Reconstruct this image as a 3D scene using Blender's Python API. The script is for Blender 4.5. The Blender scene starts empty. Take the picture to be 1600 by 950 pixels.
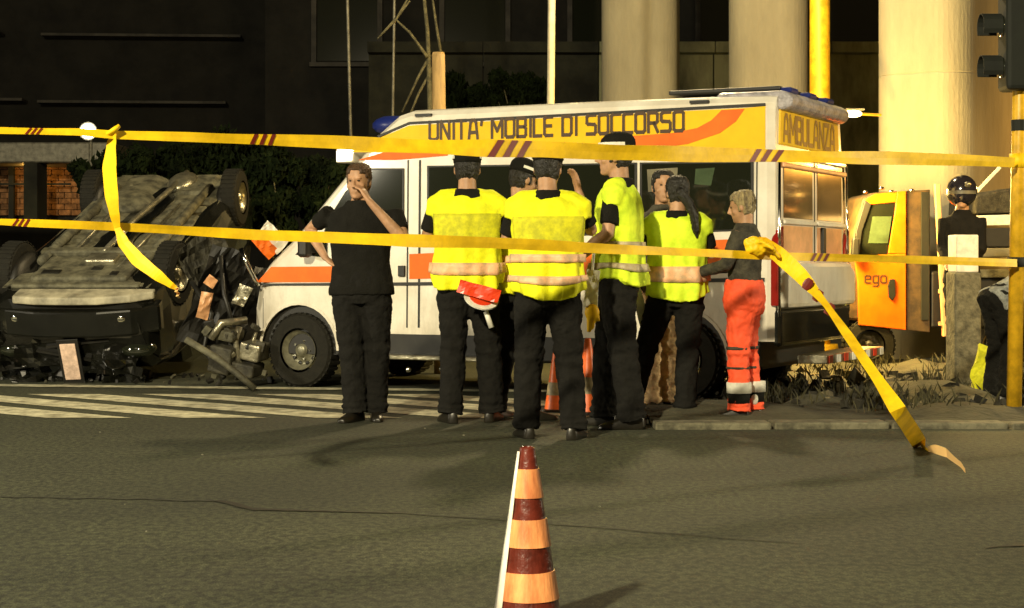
import bpy, bmesh, math, random
from mathutils import Vector, Matrix, Euler
from math import sin, cos, pi, radians as R, sqrt
random.seed(7)
C = bpy.context.scene.collection
S = bpy.context.scene
# ------------------------------------------------------------------ camera
HC, F, PY0 = 1.10, 2700.0, 415.0          # eye height, focal length and horizon row of the photograph
cam = bpy.data.objects.new('camera', bpy.data.cameras.new('camera')); C.objects.link(cam)
cam.location = (0, 0, HC); cam.rotation_euler = (R(90), 0, 0)
cam.data.sensor_width = 36; cam.data.lens = F/1600*36
cam.data.shift_y = -(475-PY0)/1600; cam.data.clip_end = 600
S.camera = cam
# ------------------------------------------------------------------ sky, sun, lamps
w = bpy.data.worlds.new('World'); S.world = w; w.use_nodes = True
nt = w.node_tree; bg = nt.nodes['Background']
sky = nt.nodes.new('ShaderNodeTexSky'); sky.sky_type = 'NISHITA'; sky.sun_disc = False
sky.sun_elevation = R(28); sky.sun_rotation = R(160)
mixw = nt.nodes.new('ShaderNodeMix'); mixw.data_type = 'RGBA'; mixw.blend_type = 'MULTIPLY'; mixw.inputs[0].default_value = 1
mixw.inputs[7].default_value = (1, .72, .34, 1)          # city night glow, not blue daylight
nt.links.new(sky.outputs[0], mixw.inputs[6]); nt.links.new(mixw.outputs[2], bg.inputs[0])
bg.inputs[1].default_value = 0.0028
sl = bpy.data.lights.new('sun', 'SUN'); sl.energy = .05; sl.angle = R(10); sl.color = (1, .86, .62)
so = bpy.data.objects.new('sun', sl); C.objects.link(so); so.rotation_euler = (R(62), 0, R(-20))
def lamp(name, loc, power, col, size=.25, target=None, spot=None):
    l = bpy.data.lights.new(name, 'SPOT' if spot else 'POINT'); l.energy = power; l.color = col; l.shadow_soft_size = size
    o = bpy.data.objects.new(name, l); C.objects.link(o); o.location = loc
    if spot:
        l.spot_size = R(spot); l.spot_blend = .6
        o.rotation_euler = (Vector(target)-Vector(loc)).to_track_quat('-Z', 'Y').to_euler()
    return o
WARM = (1, .87, .57); SOD = (1, .52, .10)
lamp('street_lamp_light_behind', (-5.5, -5.5, 8.5), 21000, WARM, .3)
lamp('street_lamp_light_right', (11.0, 12.2, 3.0), 2300, WARM, .3, (0, 11, .3), 60)
lamp('street_lamp_light_left', (-9.5, 10.7, 2.7), 1500, (1, .9, .66), .25)
lamp('sodium_lamp_light_far', (8.0, 20.4, 2.5), 210, SOD, .12)
lamp('truck_fill_light', (7.8, 11.4, 5.0), 2300, (1, .66, .24), .2, (3.9, 17.6, 1.2), 44)  # fill spot added to brighten the orange truck and the ambulance rear
lamp('viaduct_lamp_light', (1.5, 18.5, 6.5), 1300, (1, .78, .42), .3)
lamp('hidden_amber_light_low', (3.1, 17.6, 1.8), 900, (1, .66, .18), .2)  # unseen yellow light placed behind the ambulance to brighten the pillar feet
S.view_settings.view_transform = 'Standard'; S.view_settings.look = 'None'
S.view_settings.exposure = 0; S.view_settings.gamma = 1
S.cycles.use_denoising = True; S.cycles.max_bounces = 6

def at(px, py, d):                        # a point of the place from its picture position and its distance
    return Vector(((px-800)/F*d, d, HC+(PY0-py)/F*d))
# ------------------------------------------------------------------ materials
MATS = {}
def mat(name, col, rough=.6, metal=0, var=.0, scale=8, bump=0, bscale=None, col2=None, coat=0, emit=None, es=0, stretch=None, trans=0, spec=None):
    m = bpy.data.materials.new(name); m.use_nodes = True; MATS[name] = m
    n = m.node_tree; b = n.nodes['Principled BSDF']; L = n.links.new
    b.inputs['Base Color'].default_value = (*col, 1); b.inputs['Roughness'].default_value = rough; b.inputs['Metallic'].default_value = metal
    if coat: b.inputs['Coat Weight'].default_value = coat; b.inputs['Coat Roughness'].default_value = .08
    if trans: b.inputs['Transmission Weight'].default_value = trans
    if spec is not None: b.inputs['Specular IOR Level'].default_value = spec
    if emit: b.inputs['Emission Color'].default_value = (*emit, 1); b.inputs['Emission Strength'].default_value = es
    if var or bump:
        tc = n.nodes.new('ShaderNodeTexCoord'); mp = n.nodes.new('ShaderNodeMapping'); L(tc.outputs['Object'], mp.inputs[0])
        if stretch: mp.inputs['Scale'].default_value = stretch
        nz = n.nodes.new('ShaderNodeTexNoise'); nz.inputs['Scale'].default_value = scale; nz.inputs['Detail'].default_value = 6; nz.inputs['Roughness'].default_value = .65
        L(mp.outputs[0], nz.inputs[0])
    if var:
        rp = n.nodes.new('ShaderNodeValToRGB'); L(nz.outputs[0], rp.inputs[0])
        c2 = col2 or tuple(c*(1-var) for c in col); c1 = tuple(min(1, c*(1+var*.5)) for c in col)
        rp.color_ramp.elements[0].position = .36; rp.color_ramp.elements[0].color = (*c2, 1)
        rp.color_ramp.elements[1].position = .62; rp.color_ramp.elements[1].color = (*c1, 1)
        L(rp.outputs[0], b.inputs['Base Color'])
    if bump:
        n2 = n.nodes.new('ShaderNodeTexNoise'); n2.inputs['Scale'].default_value = bscale or scale*4; n2.inputs['Detail'].default_value = 4
        L(mp.outputs[0], n2.inputs[0]); bp = n.nodes.new('ShaderNodeBump'); bp.inputs['Strength'].default_value = bump; bp.inputs['Distance'].default_value = .02
        L(n2.outputs[0], bp.inputs['Height']); L(bp.outputs[0], b.inputs['Normal'])
    return m
# asphalt: three scales of grain
asph = mat('asphalt', (.062, .056, .034), .78)
n = asph.node_tree; b = n.nodes['Principled BSDF']; L = n.links.new
tc = n.nodes.new('ShaderNodeTexCoord')
def nz(scale, det=5, st=(1, 1, 1)):
    mp = n.nodes.new('ShaderNodeMapping'); mp.inputs['Scale'].default_value = st; L(tc.outputs['Object'], mp.inputs[0])
    a = n.nodes.new('ShaderNodeTexNoise'); a.inputs['Scale'].default_value = scale; a.inputs['Detail'].default_value = det; L(mp.outputs[0], a.inputs[0]); return a
def mx(fac, a_, b_, mode='MIX'):
    x = n.nodes.new('ShaderNodeMix'); x.data_type = 'RGBA'; x.blend_type = mode
    for k, v in ((0, fac), (6, a_), (7, b_)):
        if hasattr(v, 'links') or hasattr(v, 'is_linked'): L(v, x.inputs[k])
        else: x.inputs[k].default_value = v
    return x.outputs[2]
def ramp(src, p0, c0, p1, c1):
    r_ = n.nodes.new('ShaderNodeValToRGB'); L(src, r_.inputs[0]); e = r_.color_ramp.elements
    e[0].position = p0; e[0].color = (*c0, 1); e[1].position = p1; e[1].color = (*c1, 1); return r_.outputs[0]
big = ramp(nz(.45, 4, (1, .6, 1)).outputs[0], .30, (.0265, .0295, .0155), .70, (.0425, .0465, .0245))
fine = ramp(nz(34, 4, (1, .6, 1)).outputs[0], .36, (.42, .42, .40), .64, (1.62, 1.62, 1.55))
fine2 = ramp(nz(150, 2, (1, .5, 1)).outputs[0], .36, (.5, .5, .48), .66, (1.55, 1.55, 1.5))
patch = ramp(nz(.8, 7, (.6, 1.2, 1)).outputs[0], .38, (.78, .78, .78), .62, (1.12, 1.12, 1.10))
spk = ramp(nz(60, 1, (1, .5, 1)).outputs[0], .72, (1, 1, 1), .78, (1.9, 1.9, 1.8))
col = mx(1.0, mx(1.0, mx(1.0, mx(1.0, big, fine, 'MULTIPLY'), fine2, 'MULTIPLY'), patch, 'MULTIPLY'), spk, 'MULTIPLY'); L(col, b.inputs['Base Color'])
bp = n.nodes.new('ShaderNodeBump'); bp.inputs['Strength'].default_value = .6; bp.inputs['Distance'].default_value = .006
L(nz(140, 3).outputs[0], bp.inputs['Height']); L(bp.outputs[0], b.inputs['Normal'])

M = {}
M['soil'] = mat('soil', (.02, .018, .010), .95, var=.6, scale=3, bump=.8, bscale=14)
M['dirt'] = mat('dirt', (.16, .135, .075), .95, var=.7, scale=4, bump=.8, bscale=22)
M['islandsoil'] = mat('island_soil', (.05, .047, .026), .95, var=.8, scale=2.2, bump=.9, bscale=18, col2=(.02, .018, .009))
M['kerb_light'] = mat('pale_grit', (.26, .25, .18), .9, var=.3)
M['kerb'] = mat('kerb_concrete', (.15, .14, .09), .9, var=.6, scale=9, bump=.5)
M['paint'] = mat('worn_road_paint', (.60, .57, .39), .7, var=.4, scale=7, bump=.2, col2=(.24, .22, .14))
M['joint'] = mat('road_joint_dust', (.027, .028, .016), .85, var=.5, scale=12)
M['tar'] = mat('tar', (.018, .016, .01), .6, var=.4, scale=20)
M['concrete'] = mat('pillar_concrete', (.32, .285, .19), .9, var=.15, scale=2.2, bump=.35, bscale=30, stretch=(1, 1, .3))
M['wall'] = mat('old_wall', (.30, .30, .165), .95, var=.55, scale=1.6, bump=.5, stretch=(1, 1, .35))
M['wall_pale'] = mat('pale_wall', (.21, .19, .12), .9, var=.4, scale=1.5, bump=.4)
M['wall_shade'] = mat('shaded_wall', (.02, .02, .011), .95, var=.6, scale=1.4, bump=.4)  # dark copy of the wall, with shade put into its colour
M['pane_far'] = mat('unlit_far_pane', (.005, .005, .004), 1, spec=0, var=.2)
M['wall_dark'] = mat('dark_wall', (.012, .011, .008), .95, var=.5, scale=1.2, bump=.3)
M['ledge'] = mat('ledge', (.05, .045, .036), .8, var=.5, scale=2)
M['brick'] = mat('warm_brick', (.27, .13, .05), .9, var=.6, scale=6, bump=.4)
M['leaf'] = mat('leaf', (.007, .012, .003), .9, var=.6, scale=3, spec=.1)
M['leaf_dry'] = mat('dry_grass', (.055, .05, .02), .9, var=.6, scale=5)
M['bark'] = mat('bark', (.10, .09, .045), .9, var=.5, scale=14, bump=.6)
M['wood'] = mat('cut_wood', (.42, .27, .10), .8, var=.4, scale=9, bump=.4, stretch=(1, 1, .2))
M['steel'] = mat('galvanised_steel', (.17, .16, .12), .5, .3, var=.4, scale=10)
M['pole_dull'] = mat('scraped_pale_plastic', (.36, .33, .23), .6, var=.5, scale=5)
M['pole_white'] = mat('pole_pale_paint', (.62, .56, .40), .5, var=.2, scale=6)
M['pole_yellow'] = mat('yellow_pole_paint', (.72, .42, .015), .42, var=.3, scale=9, bump=.1)
M['sig_black'] = mat('signal_black', (.006, .008, .004), .8, var=.3, scale=9)
M['van_white'] = mat('van_white_paint', (.80, .76, .65), .28, var=.14, scale=2.2, coat=.5, col2=(.70, .64, .52))
def grime(m, amount=.36, sc=5, dark=(.20, .17, .11)):      # blotches and runs of road dirt, fixed to the object
    n_ = m.node_tree; b_ = n_.nodes['Principled BSDF']; tc_ = n_.nodes.new('ShaderNodeTexCoord'); mp_ = n_.nodes.new('ShaderNodeMapping'); mp_.inputs['Scale'].default_value = (1, 1, .35)
    z_ = n_.nodes.new('ShaderNodeTexNoise'); z_.inputs['Scale'].default_value = sc; z_.inputs['Detail'].default_value = 9; z_.inputs['Roughness'].default_value = .7
    sp_ = n_.nodes.new('ShaderNodeSeparateXYZ'); mr = n_.nodes.new('ShaderNodeMapRange'); mr.inputs[1].default_value = 1.15; mr.inputs[2].default_value = .45; mr.inputs[3].default_value = .0; mr.inputs[4].default_value = .22
    ad = n_.nodes.new('ShaderNodeMath'); r_ = n_.nodes.new('ShaderNodeValToRGB'); r_.color_ramp.elements[0].position = .56; r_.color_ramp.elements[1].position = .82
    ml = n_.nodes.new('ShaderNodeMath'); ml.operation = 'MULTIPLY'; ml.inputs[1].default_value = amount; mx_ = n_.nodes.new('ShaderNodeMix'); mx_.data_type = 'RGBA'; mx_.inputs[7].default_value = (*dark, 1)
    k = n_.links.new; k(tc_.outputs['Object'], mp_.inputs[0]); k(mp_.outputs[0], z_.inputs[0]); k(tc_.outputs['Object'], sp_.inputs[0]); k(sp_.outputs[2], mr.inputs[0])
    k(z_.outputs[0], ad.inputs[0]); k(mr.outputs[0], ad.inputs[1]); k(ad.outputs[0], r_.inputs[0]); k(r_.outputs[0], ml.inputs[0]); k(ml.outputs[0], mx_.inputs[0])
    src = b_.inputs['Base Color'].links[0].from_socket; k(src, mx_.inputs[6]); k(mx_.outputs[2], b_.inputs['Base Color'])
grime(M['van_white'])
M['van_yellow'] = mat('yellow_film', (.86, .52, .006), .5, var=.10, scale=3, spec=.25)
M['van_orange'] = mat('orange_film', (.84, .16, .012), .5, var=.15, scale=4, spec=.25)
M['letter'] = mat('letter_brown', (.06, .028, .006), .5)
M['letter_faint'] = mat('letter_faint', (.30, .15, .015), .5)
M['glass'] = mat('dark_glass', (.012, .014, .008), .04, spec=.8, coat=.6)
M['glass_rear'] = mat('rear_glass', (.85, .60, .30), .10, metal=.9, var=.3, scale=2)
M['rubber'] = mat('tyre_rubber', (.012, .011, .007), .85, var=.3, scale=20, bump=.2, spec=.3)
M['rim'] = mat('wheel_steel', (.24, .23, .16), .42, .5, var=.4, scale=12)
M['blackplastic'] = mat('black_plastic', (.012, .011, .008), .5, var=.4, scale=9)
M['carblack'] = mat('car_black_paint', (.008, .008, .006), .15, coat=1, var=.3, scale=6)
M['under'] = mat('underbody', (.115, .108, .068), .75, .15, var=.65, scale=7, bump=.5, bscale=18)
M['under_dark'] = mat('underbody_dark', (.05, .046, .03), .7, .2, var=.6, scale=9, bump=.5)
M['metal'] = mat('bare_metal', (.42, .39, .28), .32, .8, var=.5, scale=8, bump=.3)
M['chrome'] = mat('bright_metal', (.75, .74, .68), .12, 1)
M['plate'] = mat('number_plate', (.72, .52, .40), .5, var=.3, scale=14, bump=.2)
M['red'] = mat('tail_light_red', (.26, .012, .008), .18, coat=1)
M['blue'] = mat('beacon_blue', (.012, .022, .15), .35)
M['lav'] = mat('spoiler_grey', (.34, .32, .34), .4, var=.5, scale=9, bump=.5, coat=.2)
M['orangecab'] = mat('orange_cab_paint', (.86, .145, .003), .3, var=.2, scale=5, coat=.6)
M['browncab'] = mat('cab_shadow_brown', (.07, .04, .010), .7, var=.6, scale=7)  # dark brown has the shadow on the cab side put into the colour
M['pinkbar'] = mat('reflective_bar', (.80, .42, .20), .4, var=.2, scale=5)
M['lampglow'] = mat('lamp_glow', (1, .9, .7), .3, emit=(1, .93, .80), es=22)
M['lampamber'] = mat('lamp_amber_glow', (1, .8, .4), .3, emit=(1, .72, .30), es=9)
M['greenpane'] = mat('green_pane', (.06, .09, .045), .2, var=.3, scale=5)
M['skin'] = mat('skin', (.44, .245, .135), .55, var=.22, scale=14)
M['skin_dark'] = mat('skin_in_shade', (.30, .17, .09), .6, var=.3, scale=14)
M['tattoo'] = mat('tattooed_skin', (.30, .17, .09), .6, var=.8, scale=22, col2=(.05, .035, .025))
M['hair'] = mat('dark_hair', (.012, .010, .006), .5, var=.5, scale=60, stretch=(1, 1, .2), bump=.6)
M['hair_brown'] = mat('brown_hair', (.07, .035, .012), .5, var=.5, scale=60, stretch=(1, 1, .2), bump=.6)
M['hair_blond'] = mat('blond_hair', (.34, .27, .13), .5, var=.6, scale=50, stretch=(1, 1, .2), bump=.8, col2=(.12, .09, .05))
M['cloth'] = mat('black_cloth', (.009, .0085, .0065), .95, var=.2, scale=9, bump=.4, bscale=90, spec=.2)
M['cloth_navy'] = mat('dark_uniform_cloth', (.010, .0095, .008), .95, var=.2, scale=8, bump=.3, bscale=60, spec=.2)
M['cloth_brown'] = mat('dark_grey_cloth', (.05, .045, .03), .9, var=.6, scale=14, bump=.5)
M['beige'] = mat('beige_trousers', (.74, .52, .27), .9, var=.4, scale=12, bump=.4)
M['grey_shirt'] = mat('grey_shirt', (.26, .27, .24), .9, var=.6, scale=9, bump=.5)
M['orangered'] = mat('orange_red_trousers', (.95, .10, .03), .75, var=.15, scale=6, bump=.3)
M['vest'] = mat('vest_yellow', (.90, .90, .004), .8, var=.15, scale=7, bump=.25, col2=(.68, .72, .006))
M['vest_green'] = mat('vest_lime', (.74, .95, .03), .8, var=.2, scale=7, bump=.25, col2=(.55, .76, .02))
M['vest_mark'] = mat('vest_back_print', (.36, .36, .01), .8, var=.55, scale=16, col2=(.74, .72, .01))
M['stripe'] = mat('reflective_stripe', (.78, .42, .22), .5, var=.5, scale=9, col2=(.42, .33, .20), bump=.2)
M['stripe_grey'] = mat('grey_reflective_stripe', (.46, .38, .22), .5, var=.3, scale=12)
M['white'] = mat('white_cloth', (.78, .76, .66), .6, var=.2, scale=12)
M['shoe'] = mat('black_shoe', (.014, .012, .008), .35, var=.3, scale=20)
M['tape'] = mat('barrier_tape', (.92, .58, .010), .5, var=.22, scale=6, bump=.15, bscale=12, spec=.25)
M['tape_red'] = mat('tape_dark_red', (.16, .012, .006), .5)
M['tape_white'] = mat('tape_pale', (.85, .55, .22), .5)
M['cone_dark'] = mat('cone_dark_red', (.115, .018, .010), .32, var=.5, scale=11, bump=.2, coat=.5)
M['cone_orange'] = mat('cone_orange_band', (.98, .33, .12), .35, var=.5, scale=13, bump=.15, coat=.4, stretch=(1, 1, .25))
M['cone_body'] = mat('cone_orange', (.90, .16, .03), .4, var=.2, scale=9)
M['cone_grey'] = mat('cone_grey_band', (.30, .24, .13), .5, var=.4, scale=14)
M['helmet'] = mat('helmet_shell', (.02, .018, .024), .2, coat=1, var=.3, scale=8)
M['redplastic'] = mat('red_plastic', (.75, .05, .012), .35, coat=.3)
M['asphalt'] = asph
# ------------------------------------------------------------------ mesh helpers
class MB:
    def __init__(s): s.v = []; s.f = []; s.mi = []
    def add(s, vs, fs, mi=0):
        o = len(s.v); s.v += [tuple(v) for v in vs]; s.f += [tuple(i+o for i in f) for f in fs]; s.mi += [mi]*len(fs); return s
    def box(s, c, sz, rot=None, mi=0):
        x, y, z = (k/2 for k in sz); vs = [Vector((a*x, b_*y, c_*z)) for a in (-1, 1) for b_ in (-1, 1) for c_ in (-1, 1)]
        if rot is not None:
            m_ = rot if isinstance(rot, Matrix) else Euler(rot).to_matrix(); vs = [m_ @ v for v in vs]
        vs = [v+Vector(c) for v in vs]
        return s.add(vs, [(0, 1, 3, 2), (4, 6, 7, 5), (0, 4, 5, 1), (2, 3, 7, 6), (0, 2, 6, 4), (1, 5, 7, 3)], mi)
    def bar(s, a, b_, wd, th, up=(0, 0, 1), mi=0):
        a, b_ = Vector(a), Vector(b_); d = b_-a; y = d.normalized(); x = y.cross(Vector(up))
        if x.length < 1e-4: x = Vector((1, 0, 0))
        x.normalize(); z = x.cross(y); m_ = Matrix((x, y, z)).transposed()
        return s.box((a+b_)/2, (wd, d.length, th), m_, mi)
    def loft(s, rings, cap=True, mi=0, close=True):
        k = len(rings[0]); vs = [p for r in rings for p in r]; fs = []
        for i in range(len(rings)-1):
            for j in range(k if close else k-1):
                a = i*k+j; b_ = i*k+(j+1) % k; fs.append((a, b_, b_+k, a+k))
        if cap: fs.append(tuple(range(k))[::-1]); fs.append(tuple(range((len(rings)-1)*k, len(rings)*k)))
        return s.add(vs, fs, mi)
    def tube(s, pts, rad, seg=10, squash=1, up=(0, 0, 1), mi=0, cap=True):
        pts = [Vector(p) for p in pts]; rad = rad if isinstance(rad, (list, tuple)) else [rad]*len(pts); rings = []; x = None
        for i, p in enumerate(pts):
            d = (pts[min(i+1, len(pts)-1)]-pts[max(i-1, 0)]).normalized()
            if x is None:
                x = d.cross(Vector(up))
                if x.length < .3: x = d.cross(Vector((0, 1, 0)))
            else: x = x-d*x.dot(d)               # carried along the path, so the rings never flip
            x.normalize(); y = x.cross(d).normalized()
            rings.append([p+x*(rad[i]*cos(2*pi*j/seg))+y*(rad[i]*squash*sin(2*pi*j/seg)) for j in range(seg)])
        return s.loft(rings, cap, mi)
    def lathe(s, prof, seg=24, c=(0, 0, 0), rot=None, mi=0, cap=True):
        rings = []
        for r_, z in prof:
            ring = [Vector((r_*cos(2*pi*j/seg), r_*sin(2*pi*j/seg), z)) for j in range(seg)]
            if rot is not None: ring = [rot @ v for v in ring]
            rings.append([v+Vector(c) for v in ring])
        return s.loft(rings, cap, mi)
    def ell(s, c, r_, seg=14, rot=None, mi=0):
        rings = []
        for i in range(1, seg//2+1):
            a = pi*i/(seg//2+1); ring = [Vector((r_[0]*sin(a)*cos(2*pi*j/seg), r_[1]*sin(a)*sin(2*pi*j/seg), -r_[2]*cos(a))) for j in range(seg)]
            if rot is not None: ring = [rot @ v for v in ring]
            rings.append([v+Vector(c) for v in ring])
        return s.loft(rings, True, mi)
    def prism(s, poly, fn, t0, t1, mi=0):         # poly of (a,b); fn(a,b,t) -> point
        k = len(poly); vs = [fn(a, b_, t0) for a, b_ in poly]+[fn(a, b_, t1) for a, b_ in poly]
        fs = [tuple(range(k)), tuple(range(k, 2*k))[::-1]]+[(j, k+j, k+(j+1) % k, (j+1) % k) for j in range(k)]
        return s.add(vs, fs, mi)
    def build(s, name, m, parent=None, smooth=False, bevel=0, sub=0, remesh=0, sm=0, disp=None, solid=0, loc=None):
        me = bpy.data.meshes.new(name); me.from_pydata(s.v, [], s.f)
        ml = m if isinstance(m, (list, tuple)) else [m]
        for x in ml: me.materials.append(M[x] if isinstance(x, str) else x)
        if len(ml) > 1:
            me.polygons.foreach_set('material_index', s.mi)
        bm = bmesh.new(); bm.from_mesh(me); bmesh.ops.recalc_face_normals(bm, faces=bm.faces); bm.to_mesh(me); bm.free()
        o = bpy.data.objects.new(name, me); C.objects.link(o)
        if solid: q = o.modifiers.new('s', 'SOLIDIFY'); q.thickness = solid; q.offset = 1
        if remesh:
            q = o.modifiers.new('r', 'REMESH'); q.mode = 'VOXEL'; q.voxel_size = remesh; q.use_smooth_shade = True
            if sm: q = o.modifiers.new('sm', 'SMOOTH'); q.iterations = sm; q.factor = .6
            if disp:
                t = bpy.data.textures.new('wrinkle', 'CLOUDS'); t.noise_scale = disp[1]; t.noise_depth = 3
                q = o.modifiers.new('d', 'DISPLACE'); q.texture = t; q.strength = disp[0]; q.mid_level = .5; q.texture_coords = 'GLOBAL' if len(disp) > 2 else 'LOCAL'
            dg = bpy.context.evaluated_depsgraph_get(); me2 = bpy.data.meshes.new_from_object(o.evaluated_get(dg))
            o.modifiers.clear(); old = o.data; o.data = me2; me2.name = name; bpy.data.meshes.remove(old)
            if not me2.materials: me2.materials.append(M[ml[0]] if isinstance(ml[0], str) else ml[0])
            smooth = True
        if sub: q = o.modifiers.new('sub', 'SUBSURF'); q.levels = q.render_levels = sub
        if bevel: q = o.modifiers.new('b', 'BEVEL'); q.width = bevel; q.segments = 2; q.limit_method = 'ANGLE'
        if smooth: o.data.polygons.foreach_set('use_smooth', [True]*len(o.data.polygons))
        if parent: o.parent = parent
        if loc is not None: o.location = loc
        return o
def tag(o, label=None, cat=None, group=None, kind=None):
    if label: o['label'] = label
    if cat: o['category'] = cat
    if group: o['group'] = group
    if kind: o['kind'] = kind
    return o
def empty(name, loc, rz=0, label=None, cat=None, group=None):
    o = bpy.data.objects.new(name, None); C.objects.link(o); o.location = loc; o.rotation_euler = (0, 0, rz); o.empty_display_size = .2
    return tag(o, label, cat, group)
def copy_tree(o, parent=None):
    c = o.copy(); C.objects.link(c)
    if parent: c.parent = parent
    for ch in list(o.children): copy_tree(ch, c)
    return c
# ------------------------------------------------------------------ GROUND
def sheet(name, x0, x1, y0, y1, z, m, nx=1, ny=1):
    b_ = MB(); vs = [(x0+(x1-x0)*i/nx, y0+(y1-y0)*j/ny, z) for j in range(ny+1) for i in range(nx+1)]
    b_.add(vs, [(j*(nx+1)+i, j*(nx+1)+i+1, (j+1)*(nx+1)+i+1, (j+1)*(nx+1)+i) for j in range(ny) for i in range(nx)])
    return tag(b_.build(name, m), kind='structure')
sheet('ground', -300, 300, -60, 500, -.03, 'soil')
sheet('road', -40, 40, -30, 22, 0, 'asphalt')
# crosswalk: stripes skewed to the road's direction
cw = MB()
for k in range(-4, 6):
    x_ = -3.05+.98*k; a0 = Vector((x_, 12.45)); a1 = Vector((x_-2.75, 14.75)); h_ = .31
    if x_ > 1.9: break
    pts = []
    for i in range(9):
        t = i/8; j = .012*random.uniform(-1, 1); p = a0.lerp(a1, t); pts.append((p.x-h_+j, p.y, .004)); pts.append((p.x+h_+j, p.y, .004))
    cw.add(pts, [(2*i, 2*i+1, 2*i+3, 2*i+2) for i in range(8)])
tag(cw.build('crosswalk_markings', 'paint'), kind='structure')
el = MB(); el.add([(-6.5, 15.95, .006), (-6.5, 16.25, .006), (1.0, 14.85, .006), (1.0, 15.1, .006)], [(0, 1, 3, 2)])
tag(el.build('edge_line_marking', 'paint'), kind='structure')
# tar seam, joints and wide tar bands in the asphalt
def ground_strip(name, pts, m='tar', z=.004):
    b_ = MB(); vs = []
    for px, py, hw in pts:
        d0 = HC*F/(py-PY0-hw); d1 = HC*F/(py-PY0+hw); x0 = (px-800)/F
        vs += [(x0*d0, d0, z), (x0*d1, d1, z)]
    b_.add(vs, [(2*i, 2*i+1, 2*i+3, 2*i+2) for i in range(len(pts)-1)])
    return tag(b_.build(name, m), kind='structure')
def jit(p0, p1, n, w0, w1):
    return [(p0[0]+(p1[0]-p0[0])*i/n, p0[1]+(p1[1]-p0[1])*i/n+random.uniform(-.9, .9), w0+(w1-w0)*i/n*random.uniform(.8, 1.2)) for i in range(n+1)]
ground_strip('road_crack', [(335, 783.5, .6), (350, 785, 2.2), (372, 790, 3.2), (395, 796.5, 2.2), (430, 797.5, 1.4), (480, 799, .9), (640, 803, .5)])
ground_strip('road_joint', jit((0, 777), (335, 783.5), 12, .5, .6), 'joint')
ground_strip('road_joint', jit((640, 803), (1240, 850), 16, .5, .4), 'joint')
ground_strip('road_joint', jit((1540, 857), (1640, 850), 5, .5, 2.0))
st = MB()
for i in range(16):
    x = random.uniform(-4, 4.5); y = random.uniform(5.6, 12); q = random.uniform(.002, .005)*(1.8 if random.random() < .08 else 1)
    st.box((x, y, q*.4+.001), (q*2, q*1.6, q), (0, 0, random.uniform(0, 3)), 0)
tag(st.build('road_grit', ['kerb_light']), 'tiny pale stones scattered over the dark asphalt', 'grit', kind='stuff')
# traffic island on the right with a low worn kerb of single stones
isl = MB(); xs = [1.02+.5*i for i in range(30)]
vs = []; NX, NY = 60, 22
from mathutils import noise
for j in range(NY):
    for i in range(NX):
        x = .95+i*.21; y = 11.86+(j/(NY-1))**1.4*9
        h = .055+.24*max(0, noise.noise(Vector((x*1.3, y*1.1, 3))))*min(1, (y-11.86)*1.2)+.05*noise.noise(Vector((x*5, y*5, 1)))*min(1, (y-11.86)*2)
        vs.append((x, y, h-.02 if y > 11.9 else .022))
isl.add(vs, [(j*NX+i, j*NX+i+1, (j+1)*NX+i+1, (j+1)*NX+i) for j in range(NY-1) for i in range(NX-1)])
isl.add([(.95, 11.86, -.01), (.95, 20.86, -.01), (.95, 20.86, .05), (.95, 11.86, .022)], [(0, 1, 2, 3)])
tag(isl.build('island_ground', 'islandsoil', smooth=True), kind='structure')
kr = tag(empty('kerb', (0, 0, 0)), kind='structure')
kx = .95; ks = None
while kx < 12:
    if ks is None:
        ks = MB().box((0, 0, .03), (.78, .26, .075)).build('kerb_stone', 'kerb', kr, bevel=.012); o = ks
    else: o = ks.copy(); C.objects.link(o)
    o.location = (kx+.4, 11.73+random.uniform(-.03, .03)+.012*(kx-1), random.uniform(-.034, -.022)); o.rotation_euler = (random.uniform(-.02, .02), 0, random.uniform(-.03, .03)+.012)
    kx += .80
# rubble: broken masonry and clods behind the kerb; dry grass tufts
rb = MB()
for i in range(600):
    x = random.uniform(1.1, 8.5); y = 12.4+random.random()**.8*4.2
    s_ = random.uniform(.012, .045)*(1.7 if random.random() < .08 else 1)
    e = Euler((random.uniform(0, 6), random.uniform(0, 6), random.uniform(0, 6))).to_matrix()
    vs = [e @ Vector((a*s_*random.uniform(.6, 1.2), b_*s_*random.uniform(.6, 1.2), c_*s_*random.uniform(.4, .9)))+Vector((x, y, .07+s_*.3)) for a in (-1, 1) for b_ in (-1, 1) for c_ in (-1, 1)]
    rb.add(vs, [(0, 1, 3, 2), (4, 6, 7, 5), (0, 4, 5, 1), (2, 3, 7, 6), (0, 2, 6, 4), (1, 5, 7, 3)], random.choice((0, 0, 0, 0, 0, 1)))
tag(rb.build('rubble', ['soil', 'dirt']), 'broken clods and rubble strewn over the traffic island', 'rubble', kind='stuff')
gr = MB()
for i in range(7000):
    cx = random.uniform(1.6, 9); cy = 12.3+random.random()*6
    if noise.noise(Vector((cx*1.5, cy*1.5, 9))) < -.05: continue
    a = random.uniform(0, 6.28); h = random.uniform(.04, .17); wd = .006; dx, dy = cos(a), sin(a); l = random.uniform(.1, .8)*h
    gr.add([(cx-dy*wd, cy+dx*wd, .05), (cx+dy*wd, cy-dx*wd, .05), (cx+dx*l*.4+dy*wd*.6, cy+dy*l*.4-dx*wd*.6, .05+h*.6), (cx+dx*l, cy+dy*l, .05+h)], [(0, 1, 2), (0, 2, 3)])
tag(gr.build('dry_grass', 'leaf_dry'), 'dry trampled grass on the traffic island behind the kerb', 'grass', kind='stuff')
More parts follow.
